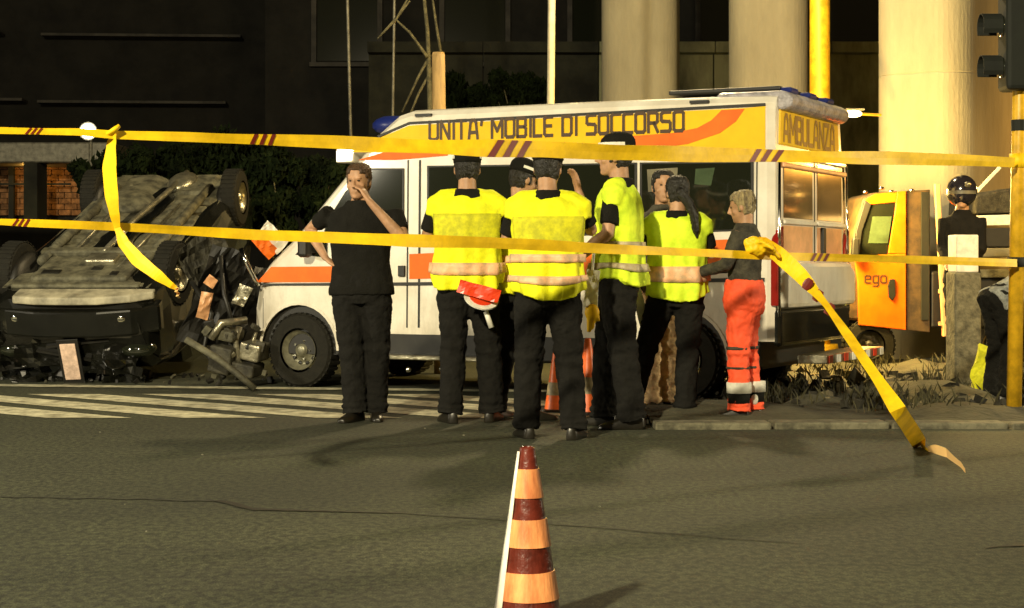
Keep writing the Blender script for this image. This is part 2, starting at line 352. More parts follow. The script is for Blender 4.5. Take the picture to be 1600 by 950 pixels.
# ------------------------------------------------------------------ BACKGROUND
def box_at(mb, px0, px1, py0, py1, d, th, mi=0, rz=0):
    a = at(px0, py1, d); b_ = at(px1, py0, d)
    mb.box(((a.x+b_.x)/2, d+th/2, (a.z+b_.z)/2), (b_.x-a.x, th, b_.z-a.z), (0, 0, rz), mi); return mb
# viaduct pillars
def pillar(px0, px1, d, yaw, depth, label, w_=None):
    a = at(px0, 500, d); b_ = at(px1, 500, d); wd = w_ or (b_.x-a.x); t = empty('viaduct_pillar', ((a.x+b_.x)/2, d, 0), yaw, label, 'pillar', 'concrete viaduct pillars')
    z = 0; k = 0
    while z < 12:
        h = 2.4 if k else 3.27
        m_ = MB(); rr = .36; ring = []
        for cx, cy, a0 in ((wd/2-rr, rr, -90), (wd/2-rr, depth-rr, 0), (-wd/2+rr, depth-rr, 90), (-wd/2+rr, rr, 180)):
            ring += [(cx+rr*cos(R(a0+q*9)), cy+rr*sin(R(a0+q*9))) for q in range(11)]
        m_.loft([[Vector((x*s_, (y-depth/2)*s_+depth/2, zz)) for x, y in ring] for zz, s_ in ((z, .994), (z+.012, 1), (z+h-.012, 1), (z+h, .994))])
        m_.build('concrete_lift', 'concrete', t, smooth=False); z += h; k += 1
    return t
pillar(936, 1056, 27, R(-9), 1.3, 'left pillar of the viaduct row, rising behind the middle of the ambulance roof')
pillar(1138, 1262, 25, R(-9), 1.3, 'middle viaduct pillar, just left of the bright yellow pole')
pillar(1362, 1500, 19.5, R(-34), 2.1, 'broadest and nearest viaduct pillar, brightly lit behind the orange truck', 1.12)
# retaining wall with coping and panels
wl = tag(empty('retaining_wall', (0, 0, 0)), 'long greenish retaining wall with a pale coping behind the pillars', 'wall')
panel_w = 2.4
for i in range(12):
    x = -3+i*panel_w
    q = MB().box((x+panel_w/2, 36.2, 2.75), (panel_w-.03, .4, 5.5)).build('wall_panel', 'wall' if i > 1 else 'wall_shade', wl)  # leftmost panels take the copy with shade in its colour
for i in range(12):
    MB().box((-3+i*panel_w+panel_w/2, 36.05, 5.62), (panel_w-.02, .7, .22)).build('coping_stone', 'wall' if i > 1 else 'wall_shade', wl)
# dark building over the wall
bd = tag(empty('apartment_block', (0, 41, 0)), 'dark building with unlit window bays above the retaining wall', 'building')
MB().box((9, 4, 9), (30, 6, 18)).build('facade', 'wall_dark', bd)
for fl in range(3):
    for i in range(9):
        x = -4+i*3.1; z = 7.0+fl*3.2
        f_ = MB()
        f_.box((x-.8, .93, z), (.12, .2, 2.0)); f_.box((x+.8, .93, z), (.12, .2, 2.0)); f_.box((x, .93, z+1.0), (1.72, .2, .12)); f_.box((x, .93, z-1.03), (1.8, .3, .1))
        fo = f_.build('window', 'ledge', bd); MB().box((x, .96, z), (1.46, .05, 1.86)).build('pane', 'glass', fo)
# left building with balcony ledges
lb = tag(empty('office_building', (-13.5, 46, 0), R(4)), 'dark block with long faint balcony ledges above the overturned car', 'building')
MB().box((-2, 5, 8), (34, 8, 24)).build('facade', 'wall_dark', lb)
for k, (zz, x0, x1) in enumerate(((7.35, -6, -.2), (7.3, .9, 6.2), (5.55, -6, .4), (5.5, .8, 5.8), (3.95, -6, 0.2), (3.9, 2, 4), (9.0, -6, 3.4), (9.1, 4.4, 6), (10.8, -6, 7), (2.4, -6, -.2))):
    MB().box(((x0+x1)/2, .55, zz), (x1-x0, .7, .07)).build('balcony_ledge', 'ledge', lb)
# overpass beam and lit brick underneath
ov = tag(empty('overpass', (0, 0, 0)), 'grey overpass beam over lit brickwork at the left edge', 'bridge')
o_ = MB(); box_at(o_, -500, 175, 222, 254, 33, 2.5); o_.build('deck_beam', 'steel', ov, bevel=.03)
o_ = MB(); box_at(o_, 37, 58, 254, 345, 32.9, .7); o_.build('column', 'wall_shade', ov)
o_ = MB(); box_at(o_, -60, -40, 254, 345, 32.9, .7); o_.build('column', 'wall_shade', ov)
for k in range(9):
    for j in range(10):
        a = at(-60+j*20, 260+k*9, 34.6); MB().box((a.x+(.12 if k % 2 else 0), 34.7, a.z), (.238, .1, .103)).build('brick', 'brick', ov) if k*10+j < 90 else None
o_ = MB(); box_at(o_, -80, 200, 250, 350, 34.8, .1); o_.build('back_wall', 'wall_dark', ov)
o_ = MB(); box_at(o_, 13, 21, 254, 345, 34.3, .12); o_.build('window_bar', 'sig_black', ov)
o_ = MB(); box_at(o_, -60, 110, 286, 289, 34.25, .05); o_.build('rail', 'sig_black', ov)
lamp('underpass_lamp_light', at(45, 250, 33.9)+Vector((0, 0, -.25)), 13, SOD, .1)
# floodlight with glow on a mast
p = at(138, 205, 30)
fl = tag(empty('floodlight', (p.x, p.y, 0)), 'bright white floodlight shining above the overturned car', 'lamp')
MB().lathe([(.13, -.03), (.12, .02)], 20, (0, -.05, p.z), Euler((R(90), 0, 0)).to_matrix()).build('lens', 'lampglow', fl)
MB().lathe([(.06, .14), (.15, .0), (.16, -.02)], 20, (0, .0, p.z), Euler((R(-90), 0, 0)).to_matrix()).build('housing', 'steel', fl)
MB().tube([(0, .16, 0), (0, .16, p.z)], .035, 8).build('mast', 'steel', fl)
# small amber lamp on an arm by the near pillar
p = at(1335, 178, 19)
al = tag(empty('bracket_lamp', (p.x, p.y, 0)), 'small glowing amber lamp on a bracket left of the broad pillar', 'lamp')
MB().ell((-.02, -.03, p.z), (.10, .07, .042), 12).build('bulb', 'lampamber', al, smooth=True)
MB().tube([(.06, 0, p.z), (.34, .25, p.z+.01)], .016, 8).build('bracket', 'pole_yellow', al)
MB().box((-.0, 0, p.z+.045), (.2, .12, .02)).build('hood', 'steel', al)
# poles
def pole(name, px, d, r_, m, label, cat='pole', top=9, lean=0, base_z=0, group=None):
    a = at(px, 300, d); t = empty(name, (a.x, d, base_z), 0, label, cat, group)
    MB().tube([(0, 0, 0), (0, 0, .15)], [r_*1.9, r_*1.7], 14).build('base_collar', m, t, smooth=True)
    MB().tube([(0, 0, .1), (lean*.5, 0, top*.5), (lean, 0, top)], [r_, r_*.97, r_*.9], 14).build('shaft', m, t, smooth=True)
    return t
pole('lamp_pole', 857, 20, .045, 'pole_white', 'pale slender pole behind the ambulance roof', lean=.08)
t = pole('signal_mast', 1281, 21, .128, 'pole_yellow', 'thick bright yellow pole lit between two viaduct pillars', top=8)
pole('thin_mast', 556, 24, .022, 'steel', 'thin grey mast above the blue beacon, leaning slightly', lean=-.22)
pole('thin_mast', 609, 24.5, .020, 'steel', 'thin grey mast left of the propped sapling', lean=.12)
a = at(685, 85, 17.6)
t = empty('timber_post', (a.x, 17.6, 0), 0, 'sawn off timber post showing above the ambulance roof', 'post')
MB().tube([(.03, 0, 0), (.02, 0, 1.6), (0, 0, a.z)], [.075, .07, .066], 12).build('post_shaft', 'wood', t, smooth=True)
MB().tube([(.0, 0, a.z), (0, 0, a.z+.02)], [.064, .06], 12).build('sawn_end', 'wood', t)
# sapling with forked trunks and props
a = at(672, 170, 22)
t = empty('young_tree', (a.x, 22, 0), 0, 'bare young tree with crossing props behind the timber post', 'tree')
Z = lambda py: HC+(PY0-py)/F*22
X = lambda px: (px-672)/F*22
MB().tube([(X(680), 0, 0), (X(672), 0, Z(170)), (X(670), 0, Z(100)), (X(668), 0, Z(50)), (X(660), 0, Z(-30)), (X(640), 0, Z(-200))], [.06, .035, .03, .026, .02, .01], 8).build('trunk', 'bark', t, smooth=True)
for pts in (((690, 90), (682, 40), (672, -30)), ((668, 90), (640, 50), (618, 30), (640, -10)), ((612, 35), (640, 0)), ((672, 85), (655, 120), (628, 175)), ((676, 105), (655, 145), (632, 200)), ((618, 30), (590, 60))):
    MB().tube([(X(x), random.uniform(-.1, .1), Z(y)) for x, y in pts], [.022]+[.017]*(len(pts)-2)+[.012], 6).build('limb', 'bark', t, smooth=True)
# foliage clumps
def shrub(px, py, d, rx, rz_, n_, label, ls=.06, base=None):
    a = at(px, py, d); t = empty('shrub', (a.x, d, base if base is not None else 0), 0, label, 'shrub'); z0 = a.z-(base or 0)
    m_ = MB(); cl = []
    for i in range(26):
        th = random.uniform(0, 6.28); r_ = random.random()**.5
        cl.append((Vector((r_*rx*cos(th), r_*rx*.6*sin(th), z0+rz_*random.uniform(-1, 1)*(1-.4*r_))), random.uniform(.16, .34)*rx))
    for i in range(n_):
        c_, rr = random.choice(cl); v = Vector((random.gauss(0, 1), random.gauss(0, 1), random.gauss(0, 1))).normalized()*rr*random.random()**.33+c_
        e = Euler((random.uniform(0, 6), random.uniform(0, 6), random.uniform(0, 6))).to_matrix(); l_ = ls*random.uniform(.6, 1.4)
        m_.add([v+e @ Vector(q) for q in ((-l_, 0, 0), (0, -l_*.45, .01), (l_, 0, 0), (0, l_*.45, .01))], [(0, 1, 2, 3)])
    m_.build('foliage', 'leaf', t)
    s_ = MB()
    for i in range(6):
        c_ = random.choice(cl)[0]; s_.tube([(random.uniform(-.08, .08), 0, 0), (c_.x*.5, c_.y*.5, c_.z*.55), c_], [.025, .016, .006], 6)
    s_.build('stem', 'bark', t); return t
shrub(455, 300, 21, .62, .62, 9000, 'dark green bush between the raised wheel and the windscreen')
shrub(330, 262, 26, 1.2, .45, 6000, 'low dark scrub behind the overturned car')
shrub(215, 285, 25, .9, .4, 5000, 'dark scrub seen past the knotted tape')
shrub(745, 150, 34, .75, .5, 5000, 'dim green shrub behind the timber post', base=3)
shrub(815, 150, 33.5, .6, .5, 5000, 'dim green shrub just left of the pale slender pole', base=3)
# ------------------------------------------------------------------ AMBULANCE
TH = R(27); RX, RY = 410/F*13.6, 13.6
amb = empty('ambulance', (RX, RY, 0), 0, 'white ambulance with yellow roof band and orange stripes, front torn open', 'ambulance')
fw = Vector((-cos(TH), sin(TH), 0)); nn = Vector((sin(TH), cos(TH), 0))
def AP(u, w_, z): return fw*u+nn*w_+Vector((0, 0, z))       # u forward from the rear, w away from the camera side
def UV(px, py):
    t_ = (px-800)/F; u = (RX-t_*RY)/(cos(TH)+t_*sin(TH)); d = RY+u*sin(TH); return u, HC+(PY0-py)/F*d
LEN = UV(385, 500)[0]; WD = 2.0
WF = UV(467, 548)[0]; WR = .80; AR = .40
top_pts = [UV(*q) for q in ((1200, 143), (1100, 150), (900, 158), (640, 171), (620, 178), (590, 205), (560, 243), (455, 372), (400, 424), (384, 470), (383, 490))]
top_pts = [(0, top_pts[0][1]-.02)]+top_pts[1:]
def interp(pts, u):
    for (a0, z0), (a1, z1) in zip(pts, pts[1:]):
        if a0 <= u <= a1: return z0+(z1-z0)*(u-a0)/(a1-a0) if a1 > a0 else z1
    return pts[-1][1] if u > pts[-1][0] else pts[0][1]
sill_z = .50
def zbot(u):
    z = sill_z
    for c_ in (WF, WR):
        if abs(u-c_) < AR+.02: z = max(z, .34+sqrt(max(0, (AR+.02)**2-(u-c_)**2)))
    return z
us = sorted(set([0, .02, .06]+[i*.1 for i in range(1, int(LEN*10)+1)]+[WF+AR*1.04*cos(k*pi/14) for k in range(15)]+[WR+AR*1.04*cos(k*pi/14) for k in range(15)]+[p_[0] for p_ in top_pts]+[LEN-.06, LEN-.02, LEN]))
us = [u for u in us if 0 <= u <= LEN]
body = MB(); rings = []
for u in us:
    zt = interp(top_pts, u); zb = min(zbot(u), zt-.05)
    inset = .0
    e = LEN-u
    if e < .35: inset = .16*(1-e/.35)**2
    if u < .06: inset = max(inset, .03*(1-u/.06))
    h = WD/2; rr = min(.12, (zt-zb)*.3); ring = []
    zs = [zb, zb+(zt-rr-zb)*.33, zb+(zt-rr-zb)*.66, zt-rr]
    left = [(-h+inset, z) for z in zs]+[(-h+inset+rr*(1-cos(q)), zt-rr+rr*sin(q)) for q in (R(30), R(60), R(90))]
    crown = .03*min(1, max(0, zt-1.6))
    ring = left+[(-h*.4, zt+crown*.8), (h*.4, zt+crown*.8)]+[(-x, z) for x, z in reversed(left)]
    rings.append([AP(u, x+h-(max(0, z-1.3)*.16*(x+h)/WD), z) for x, z in ring])
body.loft(rings, cap=True, close=True)
body.build('body', 'van_white', amb)
W = MB()      # inner wheel houses and chassis
for c_ in (WF, WR): W.box(AP(c_, 1.0, .55), (.86, 1.9, .5), (0, 0, -TH))
W.box(AP(LEN/2-.1, 1.0, .38), (LEN-.5, 1.7, .22), (0, 0, -TH)); W.build('chassis', 'blackplastic', amb)
SK = MB()
for u0, u1 in ((.12, WR-AR-.02), (WR+AR+.02, WF-AR-.02)):
    SK.box(AP((u0+u1)/2, .06, .40), (u1-u0, .10, .22), (0, 0, -TH))
SK.build('side_skirt', 'blackplastic', amb, bevel=.01)
def side_poly(name, pts, m, t0=-.004, t1=.0, px=True, parent=amb, bevel=0):
    p_ = [UV(*q) for q in pts] if px else pts
    return MB().prism(p_, lambda a_, b__, t_: AP(a_, t_, b__), t0, t1).build(name, m, parent, bevel=bevel)
# running board
RBu = [UV(690, 570)[0], UV(590, 570)[0]]
q = MB(); q.box(AP(sum(RBu)/2-.1, -.08, .305), (1.35, .2, .035), (0, 0, -TH)); q.build('running_board', 'metal', amb, bevel=.008)
# films
side_poly('yellow_band', [(1196, 166), (1160, 169), (900, 182), (640, 196), (592, 216), (548, 238), (600, 238), (700, 237), (900, 236), (1060, 236), (1196, 235)], 'van_yellow', -.004, .001)
side_poly('roof_gutter', [(1196, 161), (900, 177), (640, 190.5), (590, 212), (592, 215), (640, 194.5), (900, 181), (1196, 165.5)], 'blackplastic', -.010, .001)
side_poly('orange_stripe', [(1164, 170), (1128, 172), (1112, 188), (1090, 200), (1050, 208), (980, 213), (940, 216), (940, 236), (1010, 234), (1075, 225), (1125, 208), (1150, 190)], 'van_orange', -.008, -.004)
side_poly('orange_stripe', [(700, 238), (600, 238), (560, 250), (620, 250), (700, 243)], 'van_orange', -.008, -.004)
side_poly('orange_stripe', [(530, 416), (424, 417), (402, 441), (530, 441)], 'van_orange', -.006, .001)
side_poly('orange_stripe', [(1180, 372), (640, 397), (640, 436), (1180, 424)], 'van_orange', -.006, .001)
side_poly('belt_moulding', [(1195, 434), (640, 441), (400, 443), (398, 446), (640, 446), (1195, 440)], 'blackplastic', -.014, .001)
# windows with rubber frames
def window(pts, m='glass', frame=True):
    cx = sum(p_[0] for p_ in pts)/len(pts); cy = sum(p_[1] for p_ in pts)/len(pts)
    fo = side_poly('window', [(cx+(x-cx)*1.0, cy+(y-cy)*1.0) for x, y in pts], 'blackplastic', -.012, .001, bevel=.004)
    k = .955; side_poly('pane', [(cx+(x-cx)*k, cy+(y-cy)*k) for x, y in pts], m, -.014, -.008, parent=fo)
window([(1178, 252), (1000, 254), (1000, 366), (1178, 360)])
window([(996, 254), (830, 257), (830, 370), (996, 366)])
window([(826, 257), (668, 259), (668, 374), (826, 370)])
window([(632, 263), (580, 263), (540, 300), (512, 345), (506, 366), (632, 366)])
window([(512, 366), (490, 366), (462, 398), (512, 402)])
side_poly('pane_patch', [(1118, 262), (1088, 264), (1086, 288), (1112, 290)], 'greenpane', -.016, -.014)  # green reflection on the glass, painted as a flat patch
side_poly('pane_patch', [(1060, 262), (1012, 265), (1014, 300), (1058, 298)], 'wall_pale', -.016, -.014)  # pale patch laid over the glass
# door seams
for x0, x1 in ((655, 658), (637, 639), (1182, 1184), (830, 832)):
    side_poly('door_seam', [(x1, 250), (x0, 250), (x0-2, 512), (x1-2, 512)], 'blackplastic', -.005, .001)
side_poly('door_handle', [(634, 415), (624, 415), (624, 432), (634, 432)], 'blackplastic', -.03, .001, bevel=.006)
side_poly('wheel_arch_trim', [(WF+.43*cos(k*pi/16), .34+.43*sin(k*pi/16)) for k in range(17)]+[(WF+.405*cos(k*pi/16), .34+.405*sin(k*pi/16)) for k in range(16, -1, -1)], 'van_white', -.006, .001, px=False)
side_poly('wheel_arch_trim', [(WR+.43*cos(k*pi/16), .34+.43*sin(k*pi/16)) for k in range(17)]+[(WR+.405*cos(k*pi/16), .34+.405*sin(k*pi/16)) for k in range(16, -1, -1)], 'van_white', -.006, .001, px=False)
# windscreen (on the sloping front face)
za = UV(560, 248); zb_ = UV(458, 368)
sl_ = MB()
def WP(s_, w_, off): u = za[0]+(zb_[0]-za[0])*s_; z = za[1]+(zb_[1]-za[1])*s_; return AP(u+off*.6, w_, z+off*.6)
sl_.prism([(.02, .12), (.02, 1.88), (.98, 1.92), (.98, .10)], lambda a_, b__, t_: WP(a_, b__, t_), .006, -.004); sl_.build('windscreen', 'glass', amb)
# mirror with bracket: held out beside the pillar
q = MB(); q.box(AP(zb_[0]-.22, -.14, zb_[1]-.10), (.10, .12, .20), (0, 0, -TH)); mo = q.build('door_mirror', 'blackplastic', amb, bevel=.03)
q = MB(); q.bar(AP(zb_[0]-.24, -.1, zb_[1]-.12), AP(zb_[0]-.24, .02, zb_[1]-.14), .05, .05); q.build('mirror_arm', 'blackplastic', mo)
# letters: squared strokes
GL = {'U': [[(0, 1), (0, .12), (.12, 0), (.5, 0), (.62, .12), (.62, 1)]], 'N': [[(0, 0), (0, 1), (.62, 0), (.62, 1)]], 'I': [[(.1, 0), (.1, 1)]], 'T': [[(0, 1), (.66, 1)], [(.33, 1), (.33, 0)]],
      'A': [[(0, 0), (.12, .85), (.25, 1), (.4, 1), (.52, .85), (.64, 0)], [(.08, .32), (.56, .32)]], "'": [[(.08, 1), (.03, .72)]], 'M': [[(0, 0), (0, 1), (.38, .35), (.76, 1), (.76, 0)]],
      'O': [[(.1, 0), (0, .1), (0, .9), (.1, 1), (.52, 1), (.62, .9), (.62, .1), (.52, 0), (.1, 0)]], 'B': [[(0, 0), (0, 1), (.5, 1), (.58, .9), (.58, .62), (.5, .53), (.6, .42), (.6, .1), (.52, 0), (0, 0)], [(0, .53), (.5, .53)]],
      'L': [[(0, 1), (0, 0), (.52, 0)]], 'E': [[(.54, 1), (.1, 1), (0, .9), (0, .1), (.1, 0), (.54, 0)], [(0, .52), (.46, .52)]], 'D': [[(0, 0), (0, 1), (.5, 1), (.62, .88), (.62, .12), (.5, 0), (0, 0)]],
      'S': [[(.58, 1), (.1, 1), (0, .9), (0, .6), (.08, .53), (.52, .5), (.6, .42), (.6, .1), (.52, 0), (0, 0)]], 'C': [[(.58, 1), (.1, 1), (0, .9), (0, .1), (.1, 0), (.58, 0)]],
      'R': [[(0, 0), (0, 1), (.5, 1), (.6, .9), (.6, .55), (.5, .46), (0, .46)], [(.36, .46), (.62, 0)]], 'Z': [[(0, 1), (.58, 1), (0, 0), (.6, 0)]],
      'e': [[(0, .35), (.5, .35), (.5, .55), (.4, .66), (.1, .66), (0, .55), (0, .1), (.1, 0), (.48, 0)]], 'g': [[(.5, .1), (.4, 0), (.1, 0), (0, .1), (0, .55), (.1, .66), (.5, .66), (.5, -.2), (.4, -.3), (.02, -.3)]],
      'o': [[(.1, 0), (0, .1), (0, .55), (.1, .66), (.42, .66), (.52, .55), (.52, .1), (.42, 0), (.1, 0)]]}
def letters(mb, text, fn, hgt, gap=.24, st=.19, sx=1):
    x = 0
    for ch in text:
        if ch == ' ': x += .5; continue
        wmax = max(p_[0] for s_ in GL[ch] for p_ in s_)
        for k, s_ in enumerate(GL[ch]):
            for i, (p_, q_) in enumerate(zip(s_, s_[1:])):
                p_, q_ = Vector(p_), Vector(q_); d_ = (q_-p_).normalized(); nrm = Vector((-d_.y, d_.x))*st/2; p2 = p_-d_*st*.4; q2 = q_+d_*st*.4
                c4 = [p2+nrm, q2+nrm, q2-nrm, p2-nrm]; off = .0006*((i+k) % 4)
                vs = [fn((x+c.x)*hgt*sx, c.y*hgt, off) for c in c4]; mb.add(vs, [(0, 1, 2, 3)])
        x += wmax+gap
    return x*hgt*sx
tl = UV(672, 218.5); tr = UV(1074, 204); cap_h = .155
L0 = letters(MB(), "UNITA' MOBILE DI SOCCORSO", lambda a_, b__, o_: (0, 0, 0), cap_h)
sc = (tl[0]-tr[0])/L0
lt = MB(); letters(lt, "UNITA' MOBILE DI SOCCORSO", lambda a_, b__, o_: AP(tl[0]-a_, -.0095-o_, tl[1]+(tr[1]-tl[1])*a_/(tl[0]-tr[0])+b__), cap_h, sx=sc)
lt.build('lettering', 'letter', amb)
# rear face
def RP(v, z, out): return AP(-out, v, z)
def rear_poly(name, pts, m, t0, t1, parent=amb, bevel=0):
    return MB().prism(pts, lambda a_, b__, t_: RP(a_, b__, t_), t0, t1).build(name, m, parent, bevel=bevel)
rear_poly('header_panel', [(.10, 2.06), (1.76, 2.06), (1.71, 2.35), (.12, 2.35)], 'van_yellow', -.01, .012, bevel=.01)
q = MB(); l0 = letters(MB(), 'AMBULANZA', lambda a_, b__, o_: (0, 0, 0), .2)
letters(q, 'AMBULANZA', lambda a_, b__, o_: RP(.2+a_, 2.10+b__, .014+o_), .2, sx=1.44/l0); q.build('lettering', 'letter_faint', amb)
rear_poly('header_rib', [(.08, 1.96), (1.84, 1.96), (1.83, 2.0), (.08, 2.0)], 'van_white', -.01, .05, bevel=.01)
rear_poly('header_rib', [(.08, 1.88), (1.86, 1.88), (1.86, 1.92), (.08, 1.92)], 'pinkbar', -.01, .05, bevel=.01)
for i, v0 in enumerate((.10, 1.0)):
    v1 = v0+(.89 if i == 0 else .84)
    dr = rear_poly('rear_door', [(v0, .80), (v1, .80), (v1-.02*i, 1.99), (v0, 1.99)], 'van_white', -.01, .02, bevel=.012)
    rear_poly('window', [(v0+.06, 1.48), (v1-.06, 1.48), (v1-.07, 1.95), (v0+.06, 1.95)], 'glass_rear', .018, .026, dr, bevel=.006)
    rear_poly('panel', [(v0+.06, 1.2), (v1-.06, 1.2), (v1-.06, 1.42), (v0+.06, 1.42)], 'pinkbar', .018, .024, dr)
    rear_poly('ledge', [(v0+.02, 1.43), (v1-.02, 1.43), (v1-.02, 1.465), (v0+.02, 1.465)], 'van_white', .018, .05, dr, bevel=.008)
rear_poly('door_gap', [(.978, .80), (1.005, .80), (1.005, 2.0), (.978, 2.0)], 'blackplastic', -.01, .0225)
rear_poly('hinge', [(1.15, 1.19), (1.24, 1.19), (1.24, 1.42), (1.15, 1.42)], 'blackplastic', .02, .05, bevel=.01)
rear_poly('bumper_shell', [(.04, .76), (1.94, .76), (1.94, 1.06), (1.8, 1.13), (.2, 1.13), (.04, 1.06)], 'van_white', -.01, .11, bevel=.04)
for zz in (1.145, 1.175): rear_poly('bright_strip', [(.9, zz), (1.8, zz), (1.8, zz+.018), (.9, zz+.018)], 'pinkbar', .0, .06, bevel=.004)
for v0, m_ in ((-.01, 'red'), (1.86, 'red')):
    rear_poly('tail_light', [(v0, .78), (v0+.15, .78), (v0+.15, 1.42), (v0+.05, 1.38), (v0, 1.26)], m_, -.03, .03, bevel=.012)
rear_poly('rear_bumper', [(.02, .46), (1.96, .46), (1.96, .755), (.02, .755)], 'carblack', -.02, .05, bevel=.03)
st_ = MB().box(RP(1.0, .36, .26), (.24, 1.7, .07), (0, 0, -TH)).build('rear_step', 'metal', amb, bevel=.01)
for k in range(8): MB().box(RP(.24+k*.217, .36, .386), (.006, .10, .062), (0, 0, -TH)).build('step_reflector', ('white' if k % 2 else 'redplastic'), st_)
for v0 in (.03, 1.97): MB().tube([RP(v0, .7, .03), RP(v0 if v0 < 1 else 1.88, 1.98, .03)], .014, 8).build('grab_rail', 'chrome', amb, smooth=True)
# roof: rear spoiler, rear light bar, vents, front beacon
q = MB(); q.prism([(UV(1195, 150)[0]-.12, 2.33), (UV(1110, 150)[0], 2.45), (UV(1115, 150)[0], 2.49), (-.04, 2.49), (-.12, 2.43), (-.10, 2.36)], lambda a_, b__, t_: AP(a_, t_, b__), .10, 1.72); q.build('roof_spoiler', 'lav', amb, bevel=.03)
q = MB(); q.box(AP(.50, .85, 2.52), (.95, 1.3, .035), (0, 0, -TH)); q.build('roof_rack', 'blackplastic', amb, bevel=.01)
for k in range(3): MB().box(AP(.02, .35+k*.5, 2.505), (.16, .22, .05), (0, 0, -TH)).build('rear_beacon', 'blue', amb, bevel=.03)
for px in (662, 1093):
    u_, z_ = UV(px, 178 if px < 800 else 157); MB().box(AP(u_, -.004, z_-.01), (.16, .03, .022), (0, 0, -TH)).build('roof_vent', 'blackplastic', amb)
u_, z_ = UV(590, 200)
q = MB()
for k in range(8):
    w0 = .25+k*.19; q.ell(AP(u_+.06, w0+.1, z_+.05), (.20, .13, .09), 12, Euler((0, 0, -TH)).to_matrix())
q.build('front_beacon', 'blue', amb, smooth=True)
q = MB(); u2, z2 = UV(545, 250); q.prism([(u2-.02, z2-.02), (u2+.16, z2-.02), (u2+.16, z2+.10), (u2-.06, z2+.18)], lambda a_, b__, t_: AP(a_, t_, b__), .03, 1.97); q.build('sun_visor', 'van_white', amb, bevel=.015)
for px, py in ((692, 576), (640, 577)):
    u_, z_ = UV(px, py); MB().ell(AP(u_, -.02, z_), (.026, .02, .026), 10).build('marker_lens', 'chrome', amb, smooth=True)
# wheels
def make_wheel(rad, wd, parent, hub='rim', slots=10, white=False):
    rot = Euler((R(90), 0, 0)).to_matrix()      # axis along local y, outer face at -y
    t = MB().lathe([(rad*.52, -wd/2+.01), (rad*.72, -wd/2), (rad*.93, -wd/2+.01), (rad, -wd/2+.04), (rad, wd/2-.04), (rad*.93, wd/2-.01), (rad*.6, wd/2)], 40, rot=rot, cap=False)
    for k in range(36):
        a_ = 2*pi*k/36; t.box((rad*cos(a_), 0, rad*sin(a_)), (.012, wd*.8, .03), (0, -a_, 0))
    wo = t.build('tyre', 'rubber', parent, smooth=False)
    r_ = MB().lathe([(rad*.54, wd/2-.005), (rad*.52, wd/2-.03), (rad*.46, wd/2-.04), (rad*.42, .02), (rad*.33, .01), (rad*.26, .035), (rad*.17, .045), (rad*.16, .075), (rad*.08, .085), (.002, .085)], 40, rot=rot, cap=False)
    r_.build('rim', hub, wo, smooth=True)
    for k in range(slots):
        a_ = 2*pi*k/slots; MB().ell((rad*.37*cos(a_), -.02, rad*.37*sin(a_)), (.018, .014, .022), 8, Euler((0, -a_, 0)).to_matrix()).build('rim_slot', 'blackplastic', wo)
    for k in range(5):
        a_ = 2*pi*k/5; MB().lathe([(.011, .03), (.011, .06)], 6, (rad*.25*cos(a_), 0, rad*.25*sin(a_)), rot).build('wheel_nut', 'chrome', wo)
    return wo
for c_, w_ in ((WF, .10), (WR, .10), (WF, 1.9), (WR, 1.9)):
    wo = make_wheel(.335, .22, amb, 'rim'); wo.name = 'wheel'
    wo.location = AP(c_, w_, .335); wo.rotation_euler = (0, 0, -TH+(pi if w_ > 1 else 0))
# torn front: bumper beam, lamp, radiator, pipes, crumpled sheet
def crumple(name, m, c, sx, sz, rot, parent, amp=.06, nx=14, nz_=10, seed=0, th=.006):
    b_ = MB(); vs = []
    for j in range(nz_+1):
        for i in range(nx+1):
            x = (i/nx-.5)*sx; z = (j/nz_-.5)*sz; q_ = Vector((x*5+seed*7, z*5, seed)); n_ = noise.noise(q_)*amp*1.4+abs(noise.noise(q_*2.3))*amp
            vs.append(rot @ Vector((x*(1+.15*noise.noise(q_*1.1)), n_, z*(1+.2*noise.noise(q_*.9))))+Vector(c))
    b_.add(vs, [(j*(nx+1)+i, j*(nx+1)+i+1, (j+1)*(nx+1)+i+1, (j+1)*(nx+1)+i) for j in range(nz_) for i in range(nx)])
    return b_.build(name, m, parent, solid=th)
aw = Vector((RX, RY, 0))
def rel(px, py, d): return at(px, py, d)-aw
E = lambda a_, b__, c__: Euler((R(a_), R(b__), R(c__))).to_matrix()
crumple('torn_bonnet', 'van_white', rel(425, 372, 15.75), .26, .17, E(15, 40, 10), amb, .05, seed=3)
crumple('torn_bonnet_film', 'van_orange', rel(413, 384, 15.7), .24, .12, E(10, 48, 10), amb, .05, seed=4)
crumple('crushed_grille', 'blackplastic', rel(352, 470, 16.0), .55, .9, E(0, 20, 15), amb, .16, seed=5)
crumple('crushed_grille', 'under_dark', rel(330, 420, 16.2), .45, .6, E(0, -25, 15), amb, .16, seed=6)
crumple('orange_lit_scrap', 'pinkbar', rel(320, 478, 15.8), .11, .26, E(0, 12, 15), amb, .05, 8, 8, seed=7)  # torn scraps with the orange light on them put into the colour
crumple('orange_lit_scrap', 'pinkbar', rel(330, 440, 15.8), .10, .10, E(0, 35, 15), amb, .05, 8, 8, seed=17)
crumple('headlight', 'metal', rel(378, 462, 15.8), .12, .2, E(0, 25, 15), amb, .04, 8, 8, seed=8)
